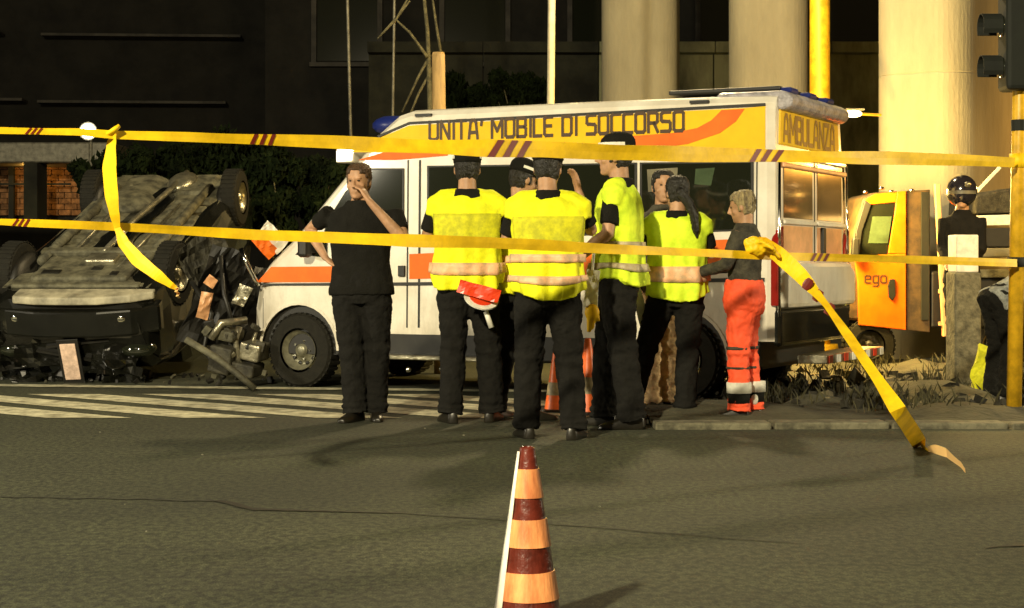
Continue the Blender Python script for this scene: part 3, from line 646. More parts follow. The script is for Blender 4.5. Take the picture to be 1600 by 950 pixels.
for pts, r_, m_, nm in ((((376, 388, 15.8), (386, 412, 15.8), (398, 436, 15.8), (404, 447, 15.8)), .022, 'chrome', 'bright_trim'),
        (((374, 510, 15.7), (368, 530, 15.7), (374, 570, 15.7)), .03, 'metal', 'bumper_bracket'),
        (((330, 530, 15.6), (345, 505, 15.6), (385, 500, 15.7)), .035, 'metal', 'bumper_beam'),
        (((290, 530, 15.2), (340, 560, 15.2), (372, 585, 15.1), (398, 608, 15.1)), .03, 'under', 'hanging_strut'),
        (((300, 440, 16), (330, 490, 15.9), (318, 545, 15.9), (350, 590, 15.7)), .025, 'blackplastic', 'hose'),
        (((345, 400, 16), (350, 460, 15.9), (362, 500, 15.8)), .02, 'blackplastic', 'hose')):
    MB().tube([rel(*q_) for q_ in pts], r_, 8).build(nm, m_, amb, smooth=True)
for (px, py, w_, h_, m_, nm) in ((398, 548, .20, .16, 'metal', 'radiator'), (350, 520, .30, .10, 'under', 'engine_block'), (385, 575, .25, .12, 'under_dark', 'engine_block'), (352, 560, .22, .25, 'under_dark', 'engine_block')):
    MB().box(rel(px, py, 15.75), (w_, .25, h_), (.1, .2, -.3)).build(nm, m_, amb, bevel=.02)
for i in range(26):
    MB().box(rel(random.uniform(315, 415), random.uniform(505, 600), 15.6+random.random()*.3), (random.uniform(.03, .12), .05, random.uniform(.02, .09)), (random.random(), random.random()*3, random.random())).build('bent_bracket', random.choice(['under', 'under_dark', 'blackplastic', 'metal', 'under_dark']), amb, bevel=.008)
MB().ell(rel(140+362, 378, 15.5), (.02, .02, .02)).build('marker_lens', 'chrome', amb) if False else None
# ------------------------------------------------------------------ OVERTURNED CAR
car = empty('overturned_car', (0, 0, 0), 0, 'black car lying wheels up on its roof, grey underbody tilted to the viewer', 'car')
pt = R(20); yw = R(6); f_ = Vector((-sin(yw)*cos(pt), -cos(yw)*cos(pt), -sin(pt))); u_ = Vector((sin(yw)*sin(pt), cos(yw)*sin(pt), -cos(pt))); r_ = f_.cross(u_)
car.matrix_world = Matrix(((r_.x, f_.x, u_.x, -3.95), (r_.y, f_.y, u_.y, 17.83), (r_.z, f_.z, u_.z, 1.69), (0, 0, 0, 1)))
cs = [(-1.85, .28, 1.20, .76), (-1.80, .24, 1.45, .80), (-1.4, .22, 1.60, .83), (-.6, .20, 1.64, .84), (.2, .20, 1.62, .84), (.7, .20, 1.42, .84), (1.05, .20, 1.12, .84), (1.5, .20, 1.06, .83), (1.82, .22, .98, .79), (1.95, .26, .85, .72), (2.0, .34, .62, .66)]
b_ = MB(); rings = []
for y, z0, z1, hw in cs:
    shoulder = min(z1-.06, .98); rw = hw-.16*max(0, (z1-1.05)/.55)
    half = [(hw-.14, z0), (hw-.03, z0+.07), (hw, z0+.25), (hw-.01, shoulder-.1), (hw-.05, shoulder), (rw, z1-.07), (rw-.10, z1)]
    ring = [(x, z) for x, z in half]+[(-x, z) for x, z in reversed(half)]
    rings.append([Vector((x+.03*noise.noise(Vector((x*2, y*2, z*2))), y, z+.03*noise.noise(Vector((x*2, y*3, z*2+5))))) for x, z in ring])
b_.loft(rings); b_.build('body', 'carblack', car, smooth=False, bevel=.02)
# floor pan pressings
pan = MB(); NPX, NPY = 44, 90; vs = []
for j in range(NPY+1):
    for i in range(NPX+1):
        x = (i/NPX-.5)*1.42; y = -1.75+3.5*j/NPY
        z = .185-.05*math.exp(-(x/.13)**4)*0+(.06*math.exp(-(x/.16)**4))
        z -= .016*(1 if (abs(x) > .24 and abs(x) < .62 and (y*3.2) % 1 < .55 and -.9 < y < .95) else 0)
        z -= .030*(1 if (-1.7 < y < -1.05 and abs(x) < .5) else 0)-.02*(1 if abs(x) > .66 else 0)
        z += .012*noise.noise(Vector((x*4, y*4, 2)))+.02*noise.noise(Vector((x*1.3, y*1.1, 5)))
        vs.append((x, y, z))
pan.add(vs, [(j*(NPX+1)+i, j*(NPX+1)+i+1, (j+1)*(NPX+1)+i+1, (j+1)*(NPX+1)+i) for j in range(NPY) for i in range(NPX)])
pan.build('floor_pan', 'under', car, solid=.006)
for pts, r2, m_, nm in ((((.12, -1.7, .13), (.12, -.9, .12), (.05, 0, .12), (.05, 1.0, .12)), .032, 'metal', 'exhaust_pipe'), (((-.52, -1.2, .15), (-.52, 1.2, .15)), .045, 'under', 'chassis_rail'), (((.52, -1.2, .15), (.52, 1.2, .15)), .045, 'under', 'chassis_rail'),
        (((-.72, -1.2, .3), (.72, -1.2, .3)), .05, 'under_dark', 'rear_axle'), (((-.7, 1.2, .3), (-.2, 1.15, .22), (.2, 1.15, .22), (.7, 1.2, .3)), .04, 'under_dark', 'drive_shaft'),
        (((-.3, -.9, .14), (-.28, .9, .14)), .014, 'metal', 'brake_pipe'), (((.35, -.6, .15), (.3, 1.4, .15)), .012, 'metal', 'brake_pipe')):
    MB().tube(pts, r2, 10).build(nm, m_, car, smooth=True)
MB().ell((.14, -1.45, .17), (.16, .28, .09), 16).build('silencer', 'metal', car, smooth=True)
MB().ell((-.3, -.75, .18), (.32, .34, .10), 18).build('fuel_tank', 'under', car, smooth=True)
MB().box((0, 1.35, .19), (.95, .6, .10)).build('engine_tray', 'under', car, bevel=.03)
MB().box((.1, 1.2, .13), (.30, .22, .08)).build('sump', 'metal', car, bevel=.02)
MB().box((0, .95, .14), (1.2, .12, .07)).build('subframe', 'under', car, bevel=.02)
MB().box((0, 1.72, .2), (1.25, .10, .05)).build('cross_member', 'under', car, bevel=.02)
for x_, y_, w_ in ((-.30, 1.52, .18), (.12, 1.42, .10), (.33, 1.56, .07)): MB().box((x_, y_, .137), (w_, .09, .012)).build('tray_slot', 'blackplastic', car)
for sx in (-1, 1):
    for y in (1.2, -1.2):
        MB().tube([(sx*.62, y, .3), (sx*.38, y-.12, .17)], [.035, .045], 8).build('suspension_arm', 'under', car, smooth=True)
        MB().lathe([(.06, 0), (.06, .34)], 12, (sx*.56, y-.02, .3)).build('coil_spring', 'under_dark', car)
        MB().ell((sx*.70, y, .42), (.12, .40, .36), 18).build('wheel_housing', 'blackplastic', car, smooth=True)
        wo = make_wheel(.31, .20, car, 'metal', 8); wo.name = 'wheel'; wo.location = (sx*.78, y, .27); wo.rotation_euler = (0, 0, pi/2*sx+(.12 if y > 0 else 0))
# bumper, lip, lamps, plate, grille, mirrors, side glass
MB().loft([[Vector((x, y, z)) for y, z in ((1.80, .20), (2.05-abs(x)**3*.35, .20), (2.07-abs(x)**3*.35, .27), (1.85, .28))] for x in (-.52, -.3, 0, .3, .6, .8)]).build('bumper_lip', 'pole_dull', car, bevel=.015)
MB().loft([[Vector((x, y, z)) for y, z in ((1.75, .32), (2.09-abs(x)**3*.35, .33), (2.11-abs(x)**3*.35, .58), (1.8, .62))] for x in (-.84, -.6, -.3, 0, .3, .6, .84)]).build('bumper', 'carblack', car, bevel=.02)
for sx in (-1, 1):
    MB().ell((sx*.60, 1.90, .76), (.18, .13, .09), 14).build('headlight', 'glass', car, smooth=True)
    MB().ell((sx*.5, 2.02, .42), (.06, .03, .05), 12).build('fog_light', 'chrome', car, smooth=True)
    MB().box((sx*.95, .75, 1.02), (.2, .1, .13)).build('door_mirror', 'carblack', car, bevel=.03)
    MB().add([(sx*.822, .55, 1.02), (sx*.822, -.3, 1.02), (sx*.70, -.3, 1.5), (sx*.70, .25, 1.5)], [(0, 1, 2, 3)]).build('side_window', 'glass', car, solid=.006)
    MB().add([(sx*.822, -.4, 1.02), (sx*.822, -1.2, 1.02), (sx*.70, -1.2, 1.5), (sx*.70, -.4, 1.5)], [(0, 1, 2, 3)]).build('side_window', 'glass', car, solid=.006)
gq = MB()
for k in range(2): gq.box((.05-.1*k, 1.98, .68+.13*k), (.62, .05, .02), (0, .12-.3*k, 0))
gq.build('grille', 'blackplastic', car)
MB().box((.0, 2.10, .82), (.15, .015, .36), (0, .05, 0)).build('number_plate', 'plate', car, bevel=.004)
MB().box((.0, 2.085, .84), (.21, .02, .48), (0, .05, 0)).build('plate_holder', 'blackplastic', car, bevel=.004)
for i in range(14):
    crumple('crushed_panel', random.choice(['carblack', 'carblack', 'blackplastic']), (random.uniform(-.8, .85), random.uniform(1.75, 2.1), random.uniform(.62, 1.3)), .45, .35, E(random.uniform(-30, 30), random.uniform(-40, 40), random.uniform(-40, 40)), car, .12, 8, 8, 20+i)
for i in range(10):
    x = random.uniform(-.9, -.7); crumple('torn_wing', random.choice(['under_dark', 'carblack', 'blackplastic']), (x-.15*random.random(), random.uniform(.5, 1.9), random.uniform(.35, 1.1)), .35, .4, E(random.uniform(-60, 60), random.uniform(-40, 40), random.uniform(0, 90)), car, .12, 8, 8, 40+i)
# crash debris on the road round the wreck
db = MB()
for i in range(70):
    x = random.uniform(-5.2, -2.0); y = 15.9+random.random()*1.4
    s_ = random.uniform(.008, .045); e = Euler((random.uniform(0, 6), random.uniform(0, 6), random.uniform(0, 6))).to_matrix()
    db.box((x, y, s_*.4+.01), (s_*1.5, s_*1.2, s_*.6), e, random.choice((0, 0, 0, 0, 1)))
tag(db.build('crash_debris', ['blackplastic', 'under', 'metal']), 'small broken bits of car scattered under the wrecks', 'debris', kind='stuff')
# ------------------------------------------------------------------ ORANGE MINI TRUCK
DT = 18.0; tk0 = at(1412, 500, DT)
tk = empty('utility_truck', (tk0.x, DT, 0), 0, 'small orange utility truck with ladder bars beyond the ambulance', 'truck')
def TX(px): return (px-1412)/F*DT
def TZ(py): return HC+(PY0-py)/F*DT
def tpoly(name, pts, m, y0, y1, bevel=0, parent=tk): return MB().prism([(TX(x), TZ(y)) for x, y in pts], lambda a_, b__, t_: (a_, t_, b__), y0, y1).build(name, m, parent, bevel=bevel)
tpoly('cab_shell', [(1455, 296), (1370, 300), (1350, 308), (1326, 400), (1320, 440), (1318, 500), (1455, 512)], 'browncab', .06, 1.3, .03)
door = MB()
outer = [(1416, 298), (1368, 303), (1352, 312), (1338, 360), (1334, 400), (1340, 440), (1342, 508), (1416, 516)]
inner = [(1401, 316), (1368, 318), (1356, 330), (1344, 375), (1343, 396), (1386, 396)]
def pA(p_, y): return (TX(p_[0]), y, TZ(p_[1]))
tpoly('door', [(1416, 396), (1335, 400), (1340, 440), (1342, 508), (1416, 516)], 'orangecab', 0, .05, .01)
tpoly('window_post', [(1416, 298), (1402, 299), (1399, 330), (1388, 396.5), (1416, 396.5)], 'orangecab', .001, .051, .006)
tpoly('window_header', [(1402, 299), (1368, 303), (1352, 312), (1362, 319), (1401, 316)], 'orangecab', .002, .052, .006)
tpoly('window_pillar', [(1352, 312), (1338, 360), (1335, 400), (1343, 398), (1347, 362), (1362, 319)], 'blackplastic', .003, .053, .006)
tpoly('door_window', [(1401, 317), (1364, 318), (1345, 365), (1343, 397), (1388, 397)], 'glass', .025, .03)
tpoly('seat_back', [(1394, 338), (1364, 338), (1357, 380), (1388, 380)], 'greenpane', .018, .024)
tpoly('door_handle', [(1398, 436), (1390, 436), (1387, 446), (1388, 464), (1394, 470), (1399, 462)], 'sig_black', -.02, .01, .008)
tpoly('door_mirror', [(1340, 372), (1329, 372), (1327, 402), (1339, 402)], 'blackplastic', -.12, -.04, .015)
q = MB(); letters(q, 'ego', lambda a_, b__, o_: (TX(1352)+a_, -.002-o_, TZ(442)+b__), .11, st=.17); q.build('lettering', 'letter', tk)
tpoly('cab_side', [(1454, 296), (1418, 298), (1418, 516), (1454, 520)], 'browncab', .02, .08, .01)
tpoly('rear_bulkhead', [(1452, 300), (1440, 300), (1440, 500), (1452, 500)], 'sig_black', -.004, .02)
for k, (x, y) in enumerate(((1352, 303), (1393, 302), (1378, 297), (1425, 300))): MB().ell((TX(x), 0, TZ(y)+.02), (.028, .02, .018), 10).build('marker_lamp', 'chrome', tk, smooth=True)
MB().bar((TX(1460), -.1, TZ(288)), (TX(1473), -.1, TZ(525)), .05, .07, up=(0, 1, 0)).build('ladder_rail', 'pinkbar', tk, bevel=.006)
MB().bar((TX(1476), -.1, TZ(366)), (TX(1482), -.1, TZ(510)), .05, .06, up=(0, 1, 0)).build('ladder_rail', 'pinkbar', tk, bevel=.006)
for yy in (372, 410, 455, 505): MB().bar((TX(1463), -.1, TZ(yy)), (TX(1484), -.1, TZ(yy)), .04, .04).build('ladder_rung', 'pinkbar', tk)
tpoly('load_bed', [(1700, 420), (1455, 424), (1455, 512), (1700, 512)], 'blackplastic', .0, 1.3, .02)
tpoly('bed_side_rail', [(1700, 332), (1524, 337), (1524, 353), (1700, 349)], 'white', -.05, 0, .008)
tpoly('tarpaulin', [(1700, 292), (1640, 288), (1560, 296), (1528, 306), (1526, 334), (1700, 331)], 'cloth_brown', -.02, 1.2, .03)
tpoly('load_crate', [(1700, 354), (1524, 356), (1524, 386), (1700, 386)], 'blackplastic', .0, 1.2, .01)
tpoly('bed_edge', [(1700, 386), (1524, 388), (1532, 402), (1700, 400)], 'wall_pale', -.04, .1, .01)
tpoly('bed_edge', [(1700, 420), (1500, 421), (1500, 434), (1700, 434)], 'under', -.06, .1, .01)
MB().bar((TX(1522), -.1, TZ(300)), (TX(1558), -.1, TZ(262)), .03, .03).build('crane_arm', 'white', tk)
for px in (1360, 1560):
    wo = make_wheel(.27, .16, tk, 'blackplastic', 6); wo.name = 'wheel'; wo.location = (TX(px), .1, .27)
# ------------------------------------------------------------------ CONCRETE POST, YELLOW SIGNAL POLE
a = at(1505, 610, 15.2)
bp_ = empty('concrete_post', (a.x, 15.2, 0), R(6), 'square concrete post with a pale upper panel in front of the helmeted figure', 'post')
MB().box((0, 0, .52), (.235, .24, 1.04)).build('post_shaft', 'kerb', bp_, bevel=.015)
MB().box((0.0, 0, 1.205), (.20, .22, .33)).build('upper_panel', 'white', bp_, bevel=.012)
MB().box((0.13, 0, .68), (.03, .1, .62)).build('side_strip', 'wall_pale', bp_, bevel=.006)
a = at(1584, 650, 12.45)
sp = empty('signal_pole', (a.x, 12.45, .02), 0, 'yellow signal pole with black traffic light at the right edge', 'traffic light')
MB().tube([(0, 0, 0), (.04, 0, 2.05), (.07, 0, 4.2)], [.054, .052, .05], 18).build('shaft', 'pole_yellow', sp, smooth=True)
MB().lathe([(.058, 2.05), (.058, 2.13)], 18, (.04, 0, 0)).build('clamp_band', 'sig_black', sp)
def visor(z):
    m_ = MB(); rings = []
    for x_ in (-.10, -.24):
        rings.append([Vector((x_, .09*cos(t_)*1.0, z+.09*sin(t_))) for t_ in [R(-35)+R(250)*k/12 for k in range(13)]])
    return m_.loft(rings, cap=False, close=False)
hd = MB().box((.02, -.02, 2.80), (.22, .26, .93)).build('signal_head', 'sig_black', sp, bevel=.03)
for k, z in enumerate((2.50, 2.80, 3.10)):
    visor(z).build('visor', 'sig_black', hd, solid=.006); MB().ell((-.09, -.02, z), (.02, .08, .08), 14).build('lens', 'glass', hd, smooth=True)
MB().box((.10, 0, 3.5), (.5, .3, .4)).build('signal_head', 'sig_black', sp, bevel=.03)
# ------------------------------------------------------------------ CONES
def make_cone(tip_h, label, group=None, near=True):
    t = empty('traffic_cone', (0, 0, 0), 0, label, 'traffic cone', group)
    r0, sl2 = .023, (.075/.55*1.0)
    def rr(z): return .023+(tip_h-z)*.152
    def seg_(z0, z1, off): return [(rr(z0)+off, z0), (rr((z0+z1)/2)+off, (z0+z1)/2), (rr(z1)+off, z1)]
    if near:
        bands = [(0, .062, 'cone_dark', 0), (.062, .148, 'cone_orange', .0035), (.148, .212, 'cone_dark', 0), (.212, .294, 'cone_orange', .0035), (.294, .368, 'cone_dark', 0), (.368, .452, 'cone_orange', .0035), (.452, tip_h-.02, 'cone_dark', 0)]
    else:
        bands = [(0, .28, 'cone_body', 0), (.28, .40, 'cone_grey', .003), (.40, tip_h-.02, 'cone_body', 0)]
    for i, (a_, b2, m_, off) in enumerate(bands):
        z1, z0 = tip_h-a_, tip_h-b2
        pr = seg_(z0, z1, off)
        if i == 0: pr.append((.016, tip_h+.004)); pr.append((.012, tip_h-.01))
        else: pr = [(rr(z0)-.003, z0)]+pr+[(rr(z1)-.003, z1)]
        MB().lathe(pr, 44).build('reflective_sleeve' if m_ in ('cone_orange', 'cone_grey') else 'cone_shell', m_, t, smooth=False)
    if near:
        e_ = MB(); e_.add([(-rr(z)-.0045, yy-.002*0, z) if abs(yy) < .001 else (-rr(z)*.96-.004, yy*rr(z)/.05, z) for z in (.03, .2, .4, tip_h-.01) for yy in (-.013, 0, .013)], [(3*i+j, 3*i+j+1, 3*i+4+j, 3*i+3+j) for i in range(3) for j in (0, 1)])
        e_.build('edge_highlight', 'white', t, smooth=True, solid=.003)  # white strip painting in the bright highlight along the cone's left edge
    pts = [(x*.16, y*.16) for x, y in ((1, .8), (.8, 1), (-.8, 1), (-1, .8), (-1, -.8), (-.8, -1), (.8, -1), (1, -.8))]
    MB().prism(pts, lambda a_, b__, t_: (a_, b__, t_), 0, .03).build('base', 'cone_dark' if near else 'blackplastic', t, bevel=.008)
    return t
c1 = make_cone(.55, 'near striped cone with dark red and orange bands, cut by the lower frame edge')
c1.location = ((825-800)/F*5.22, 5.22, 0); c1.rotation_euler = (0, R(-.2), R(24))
c2 = make_cone(.56, 'plain orange cone with a grey band beside the tall capped officer', near=False)
g2 = at(921, 648, 12.5); c2.location = (g2.x, HC*F/(648-PY0), 0)
c3 = copy_tree(c2); c3['label'] = 'mostly hidden orange cone between the legs of the middle officer'; c3.location = (at(869, 640, 12.8).x, 13.0, 0); c3.scale = (.8, .8, .8)
# ------------------------------------------------------------------ PEOPLE
def frame_of(p, q_):                     # spine frame: side x, forward y, up along the spine
    z = (q_-p).normalized(); x = Vector((1, 0, 0)); y = z.cross(x).normalized(); x = y.cross(z); return x, y, z
def ringpts(c, x, y, rx, ry, seg=20, pw=2.4):
    out = []
    for j in range(seg):
        a_ = 2*pi*j/seg; ca, sa = cos(a_), sin(a_); k = (abs(ca)**pw+abs(sa)**pw)**(-1/pw); out.append(c+x*(rx*k*ca)+y*(ry*k*sa))
    return out
HEADS = [(-.118, .022, .020, .062), (-.112, .034, .036, .055), (-.095, .048, .058, .036), (-.07, .060, .078, .018), (-.04, .068, .088, .006), (-.005, .073, .093, .0), (.03, .076, .096, -.004), (.06, .075, .096, -.006), (.085, .068, .088, -.008), (.105, .054, .070, -.010), (.118, .032, .042, -.012), (.122, .010, .014, -.012)]
def spine_ring(P, t, rx, ry, off=0, pw=2.4, seg=20, yo=0):
    k = P['k']; c = P['pel'].lerp(P['nek'], t); x, y, z = frame_of(P['pel'], P['nek']); return ringpts(c+y*yo*k, x, y, rx*k*P['w']+off, ry*k*(P['w']*.7+.3)+off, seg, pw)
TORSO = [(-.16, .145, .105), (-.02, .172, .122), (.12, .160, .112), (.28, .150, .108), (.45, .160, .112), (.65, .176, .120), (.80, .180, .112), (.90, .155, .092), (.97, .085, .068), (1.04, .058, .058)]
VEST = [(-.12, .222, .172), (.0, .226, .168), (.10, .224, .156), (.3, .214, .148), (.5, .216, .146), (.7, .228, .142), (.82, .222, .128), (.90, .178, .106), (.955, .105, .082)]
def vest_ring(P, t, rx, ry, off, seg, ph):      # hanging cloth: folds open toward the hem, hem rises at the sides
    k = P['k']; c0 = P['pel'].lerp(P['nek'], t); x, y, z = frame_of(P['pel'], P['nek']); out = []
    for j in range(seg):
        a_ = 2*pi*j/seg; ca, sa = cos(a_), sin(a_); q = (abs(ca)**2.5+abs(sa)**2.5)**(-1/2.5); dr = max(0, .62-t)
        fo = (.011*sin(7*a_+ph+1.5*t)+.009*sin(13*a_+ph*2.3-2.2*t)+.008*sin(4*a_-ph+9*t))*(dr+.12)*1.5
        lift = .05*abs(ca)**3*max(0, .15-t)/.27+.012*sin(3*a_+ph)*max(0, .15-t)/.27
        out.append(c0+x*((rx+fo)*q*ca*k+off*ca)+y*((ry+fo)*q*sa*k+off*sa)+z*lift*k)
    return out
def person(label, px, py, H, rz=0, vest=None, hat=None, hair='hair', top='cloth', legs='cloth_navy', skin='skin', pose=None, head_yaw=0, head_pitch=0, z0=0, dist=None, group=None, sleeve=.8, stripe='stripe', back=False, sole='shoe', bulk=1.0, longsleeve=False, grp=None, wide=1.0, tuck=False, bands=((.04, .085), (.27, .085))):
    d = dist or HC*F/(py-PY0); k = H/1.80
    x0 = (px-800)/F*d
    t = empty('person', (x0, d, z0), R(rz), label, 'person', grp)
    J = dict(pel=(0, 0, .93), nek=(0, -.01, 1.51), sr=(.185, -.01, 1.455), sl=(-.185, -.01, 1.455), er=(.245, -.03, 1.17), el=(-.245, -.03, 1.17), wr=(.24, .08, .93), wl=(-.24, .08, .93), hr=(.092, 0, .92), hl=(-.092, 0, .92), kr=(.105, .015, .50), kl=(-.105, .015, .50), ar=(.115, -.03, .09), al=(-.115, -.03, .09), fr=None, fl=None)
    J.update(pose or {}); P = {a_: (Vector(v)*k if v is not None else None) for a_, v in J.items()}; P['k'] = k; P['w'] = wide
    hc = P['nek']+Vector((0, .025, .15))*k+(frame_of(P['pel'], P['nek'])[2]-Vector((0, 0, 1)))*.15*k
    hr_ = Euler((R(head_pitch), 0, R(head_yaw))).to_matrix()
    def hp(x, y, z): return hc+hr_ @ (Vector((x, y, z))*k)
    seg = 24
    # --- body: one continuous skin surface
    b_ = MB(); b_.loft([spine_ring(P, a_, rx-.006, ry-.006) for a_, rx, ry in TORSO])
    b_.tube([P['nek']-Vector((0, 0, .05)), hc+hr_ @ Vector((0, -.015, -.06))*k], [.064*k, .058*k], 12)
    b_.loft([[hp(rx*cos(2*pi*j/seg), yo+ry*sin(2*pi*j/seg), z) for j in range(seg)] for z, rx, ry, yo in HEADS])
    b_.tube([hp(0, .092, .03), hp(0, .108, .0), hp(0, .122, -.028), hp(0, .100, -.038)], [.008*k, .011*k, .016*k, .010*k], 8)   # nose
    b_.ell(hp(0, .092, -.062), (.024*k, .012*k, .007*k), 10, hr_); b_.ell(hp(0, .090, -.074), (.021*k, .012*k, .007*k), 10, hr_)
    b_.ell(hp(0, .082, -.1), (.022*k, .018*k, .015*k), 10, hr_)
    for s_ in (-1, 1):
        b_.ell(hp(s_*.030, .085, .028), (.024*k, .012*k, .008*k), 10, hr_)        # brow
        b_.ell(hp(s_*.079, -.005, -.012), (.010*k, .020*k, .033*k), 10, hr_)       # ear
        b_.ell(hp(s_*.045, .065, -.03), (.022*k, .022*k, .022*k), 10, hr_)         # cheek
    for s_, sh, el_, wr_, nm in ((1, 'sr', 'er', 'wr', 'fr'), (-1, 'sl', 'el', 'wl', 'fl')):
        A, B, W_ = P[sh], P[el_], P[wr_]
        b_.tube([A, A.lerp(B, .3), A.lerp(B, .7), B, B.lerp(W_, .25), B.lerp(W_, .6), W_], [.056*k, .052*k, .043*k, .041*k, .043*k, .034*k, .025*k], 12)
        fd = (P[nm]-W_).normalized() if P[nm] is not None else (W_-B).normalized()
        side = fd.cross(Vector((0, 0, 1)));  side = side.normalized() if side.length > .2 else Vector((0, 1, 0)); side = side*(1 if (side.y >= 0) else -1)
        nrm = fd.cross(side).normalized()
        if nrm.dot((Vector((0, P[sh].y+.1, P[sh].z))-W_)) < 0: nrm = -nrm                # fingers close toward the body
        pm = W_+fd*.05*k
        b_.loft([ringpts(W_+fd*q2*k, side, nrm, ra*k, rb_*k, 12, 2.6) for q2, ra, rb_ in ((-.01, .024, .020), (.02, .032, .017), (.055, .041, .015), (.088, .040, .013))])
        for j, (o2, l2) in enumerate(((-.030, .064), (-.010, .074), (.010, .070), (.030, .054))):
            p_ = W_+fd*.085*k+side*o2*k; c_ = fd; pts = [p_]
            for sgm in range(3):
                ang = (.25+.28*sgm)+.07*j; c_ = (fd*cos(ang)+nrm*sin(ang)); p_ = p_+c_*l2*k*(.44, .32, .26)[sgm]; pts.append(p_)
            b_.tube(pts, [.0098*k, .0092*k, .0085*k, .0072*k], 8)
        th_ = W_+fd*.03*k-side*.03*k
        b_.tube([th_, th_+(fd*.5-side*.6+nrm*.4).normalized()*.035*k, th_+(fd*.8-side*.5+nrm*.5).normalized()*.07*k], [.013*k, .011*k, .009*k], 8)
    for s_, hn, kn, an in ((1, 'hr', 'kr', 'ar'), (-1, 'hl', 'kl', 'al')):
        A, B, W_ = P[hn], P[kn], P[an]
        b_.tube([A, A.lerp(B, .4), B, B.lerp(W_, .3), W_], [.082*k, .070*k, .050*k, .052*k, .034*k], 12)
        b_.tube([W_, W_+Vector((0, .02, -.045))*k, W_+Vector((0, .08, -.062))*k], [.034*k, .030*k, .016*k], 10)
    bo = b_.build('body', skin, t, remesh=.0085, sm=2)
    # --- trousers
    q2 = MB(); q2.loft([spine_ring(P, a_, rx, ry, .032 if tuck else .010) for a_, rx, ry in ((-.20, .12, .105), (-.12, .162, .118), (0, .178, .126), (.14, .165, .118), (.2, .15, .11))+(((.27, .142, .105),) if tuck else ())])
    for hn, kn, an in (('hr', 'kr', 'ar'), ('hl', 'kl', 'al')):
        A, B, W_ = P[hn], P[kn], P[an]
        kp_ = [A+Vector((0, 0, .02)), A.lerp(B, .25), A.lerp(B, .6), B, B.lerp(W_, .35), B.lerp(W_, .8), W_+Vector((0, .0, -.03))*k]; kr_ = (.100, .102, .088, .078, .076, .073, .078)
        pp, rr_ = [], []
        for i_ in range(61):
            x_ = i_/60*6; j_ = min(int(x_), 5); f_2 = x_-j_; z_ = i_/60; wob = noise.noise(Vector((z_*9, px*.13+A.x*9, 1)))
            crease = .0055*sin(z_*95+3*wob)*max(0, (z_-.78)/.22)+.004*sin(z_*70+A.x*20)*math.exp(-((z_-.5)/.07)**2)+.0035*sin(z_*48)*math.exp(-((z_-.08)/.08)**2)
            pp.append(kp_[j_].lerp(kp_[j_+1], f_2)+Vector((.006*wob, .006*noise.noise(Vector((z_*11, 4, px*.1))), 0))); rr_.append((kr_[j_]+(kr_[j_+1]-kr_[j_])*f_2+crease*1.6)*k*bulk)
        q2.tube(pp, rr_, 18)
    q2.build('trousers', legs, t, remesh=.010, sm=1, disp=(.030, .06))
    # --- shoes
    for an in ('ar', 'al'):
        W_ = P[an]; s2 = MB(); fx = .35 if an == 'ar' else -.35
        rings = []
        for yy, hw, hh in ((-.075, .020, .05), (-.068, .032, .085), (-.03, .037, .10), (.03, .038, .092), (.08, .043, .066), (.13, .046, .05), (.17, .040, .04), (.195, .022, .026)):
            c = W_+Vector((yy*fx*.8, yy, -.09))*k; rings.append([c+Vector((hw*k*cx, 0, hh*k*cz)) for cx, cz in ((-1, 0), (1, 0), (1.02, .35), (.8, .8), (.35, 1), (-.35, 1), (-.8, .8), (-1.02, .35))])
        s2.loft(rings).build('shoe', sole, t, smooth=True, bevel=.006)
    # --- shirt
    vo = -.012 if vest else .0; sd = .008 if vest else .018
    s3 = MB(); s3.loft([spine_ring(P, a_, rx, ry, .008+(vo if .5 < a_ < .95 else 0)) for a_, rx, ry in ((-.10, .184, .132), (-.02, .184, .132), (.12, .170, .120), (.28, .160, .114), (.45, .168, .118), (.65, .182, .125), (.80, .186, .118), (.90, .165, .098), (.965, .092, .078), (1.03, .072, .070)) if not (tuck and a_ < .1)])
    for sh, el_, wr_ in (('sr', 'er', 'wr'), ('sl', 'el', 'wl')):
        A, B, W_ = P[sh], P[el_], P[wr_]
        if longsleeve: s3.tube([A, A.lerp(B, .5), B, B.lerp(W_, .5), B.lerp(W_, .97)], [.070*k, .062*k, .056*k, .05*k, .042*k], 12)
        else: s3.tube([A, A.lerp(B, .3), A.lerp(B, sleeve)], [.070*k+vo, .066*k+vo*.4, .060*k], 12)
    s3.build('shirt', top, t, remesh=.012, sm=3, disp=(sd, .07))
    # --- vest with bands
    if vest:
        ph = px*.37
        fine_v = []
        for (a0, rx0, ry0), (a1, rx1, ry1) in zip(VEST, VEST[1:]):
            for q_ in (0, .5): fine_v.append((a0+(a1-a0)*q_, rx0+(rx1-rx0)*q_, ry0+(ry1-ry0)*q_))
        fine_v.append(VEST[-1])
        v_ = MB(); v_.loft([vest_ring(P, a_, rx, ry, .0, 72, ph) for a_, rx, ry in fine_v])
        for s_, sh in ((1, 'sr'), (-1, 'sl')):
            A = P[sh]; v_.tube([P['nek']+Vector((s_*.05, 0, -.035))*k, A+Vector((-s_*.035, 0, -.004))*k, A+Vector((s_*.012, 0, -.035))*k, A+Vector((s_*.028, 0, -.11))*k], [.060*k, .074*k, .078*k, .060*k], 12)
        v_.build('vest', vest, t, remesh=.011, sm=1, disp=(.020, .10))
        def vr(a_):
            for (a0, rx0, ry0), (a1, rx1, ry1) in zip(VEST, VEST[1:]):
                if a0 <= a_ <= a1: f2 = (a_-a0)/(a1-a0); return rx0+(rx1-rx0)*f2, ry0+(ry1-ry0)*f2
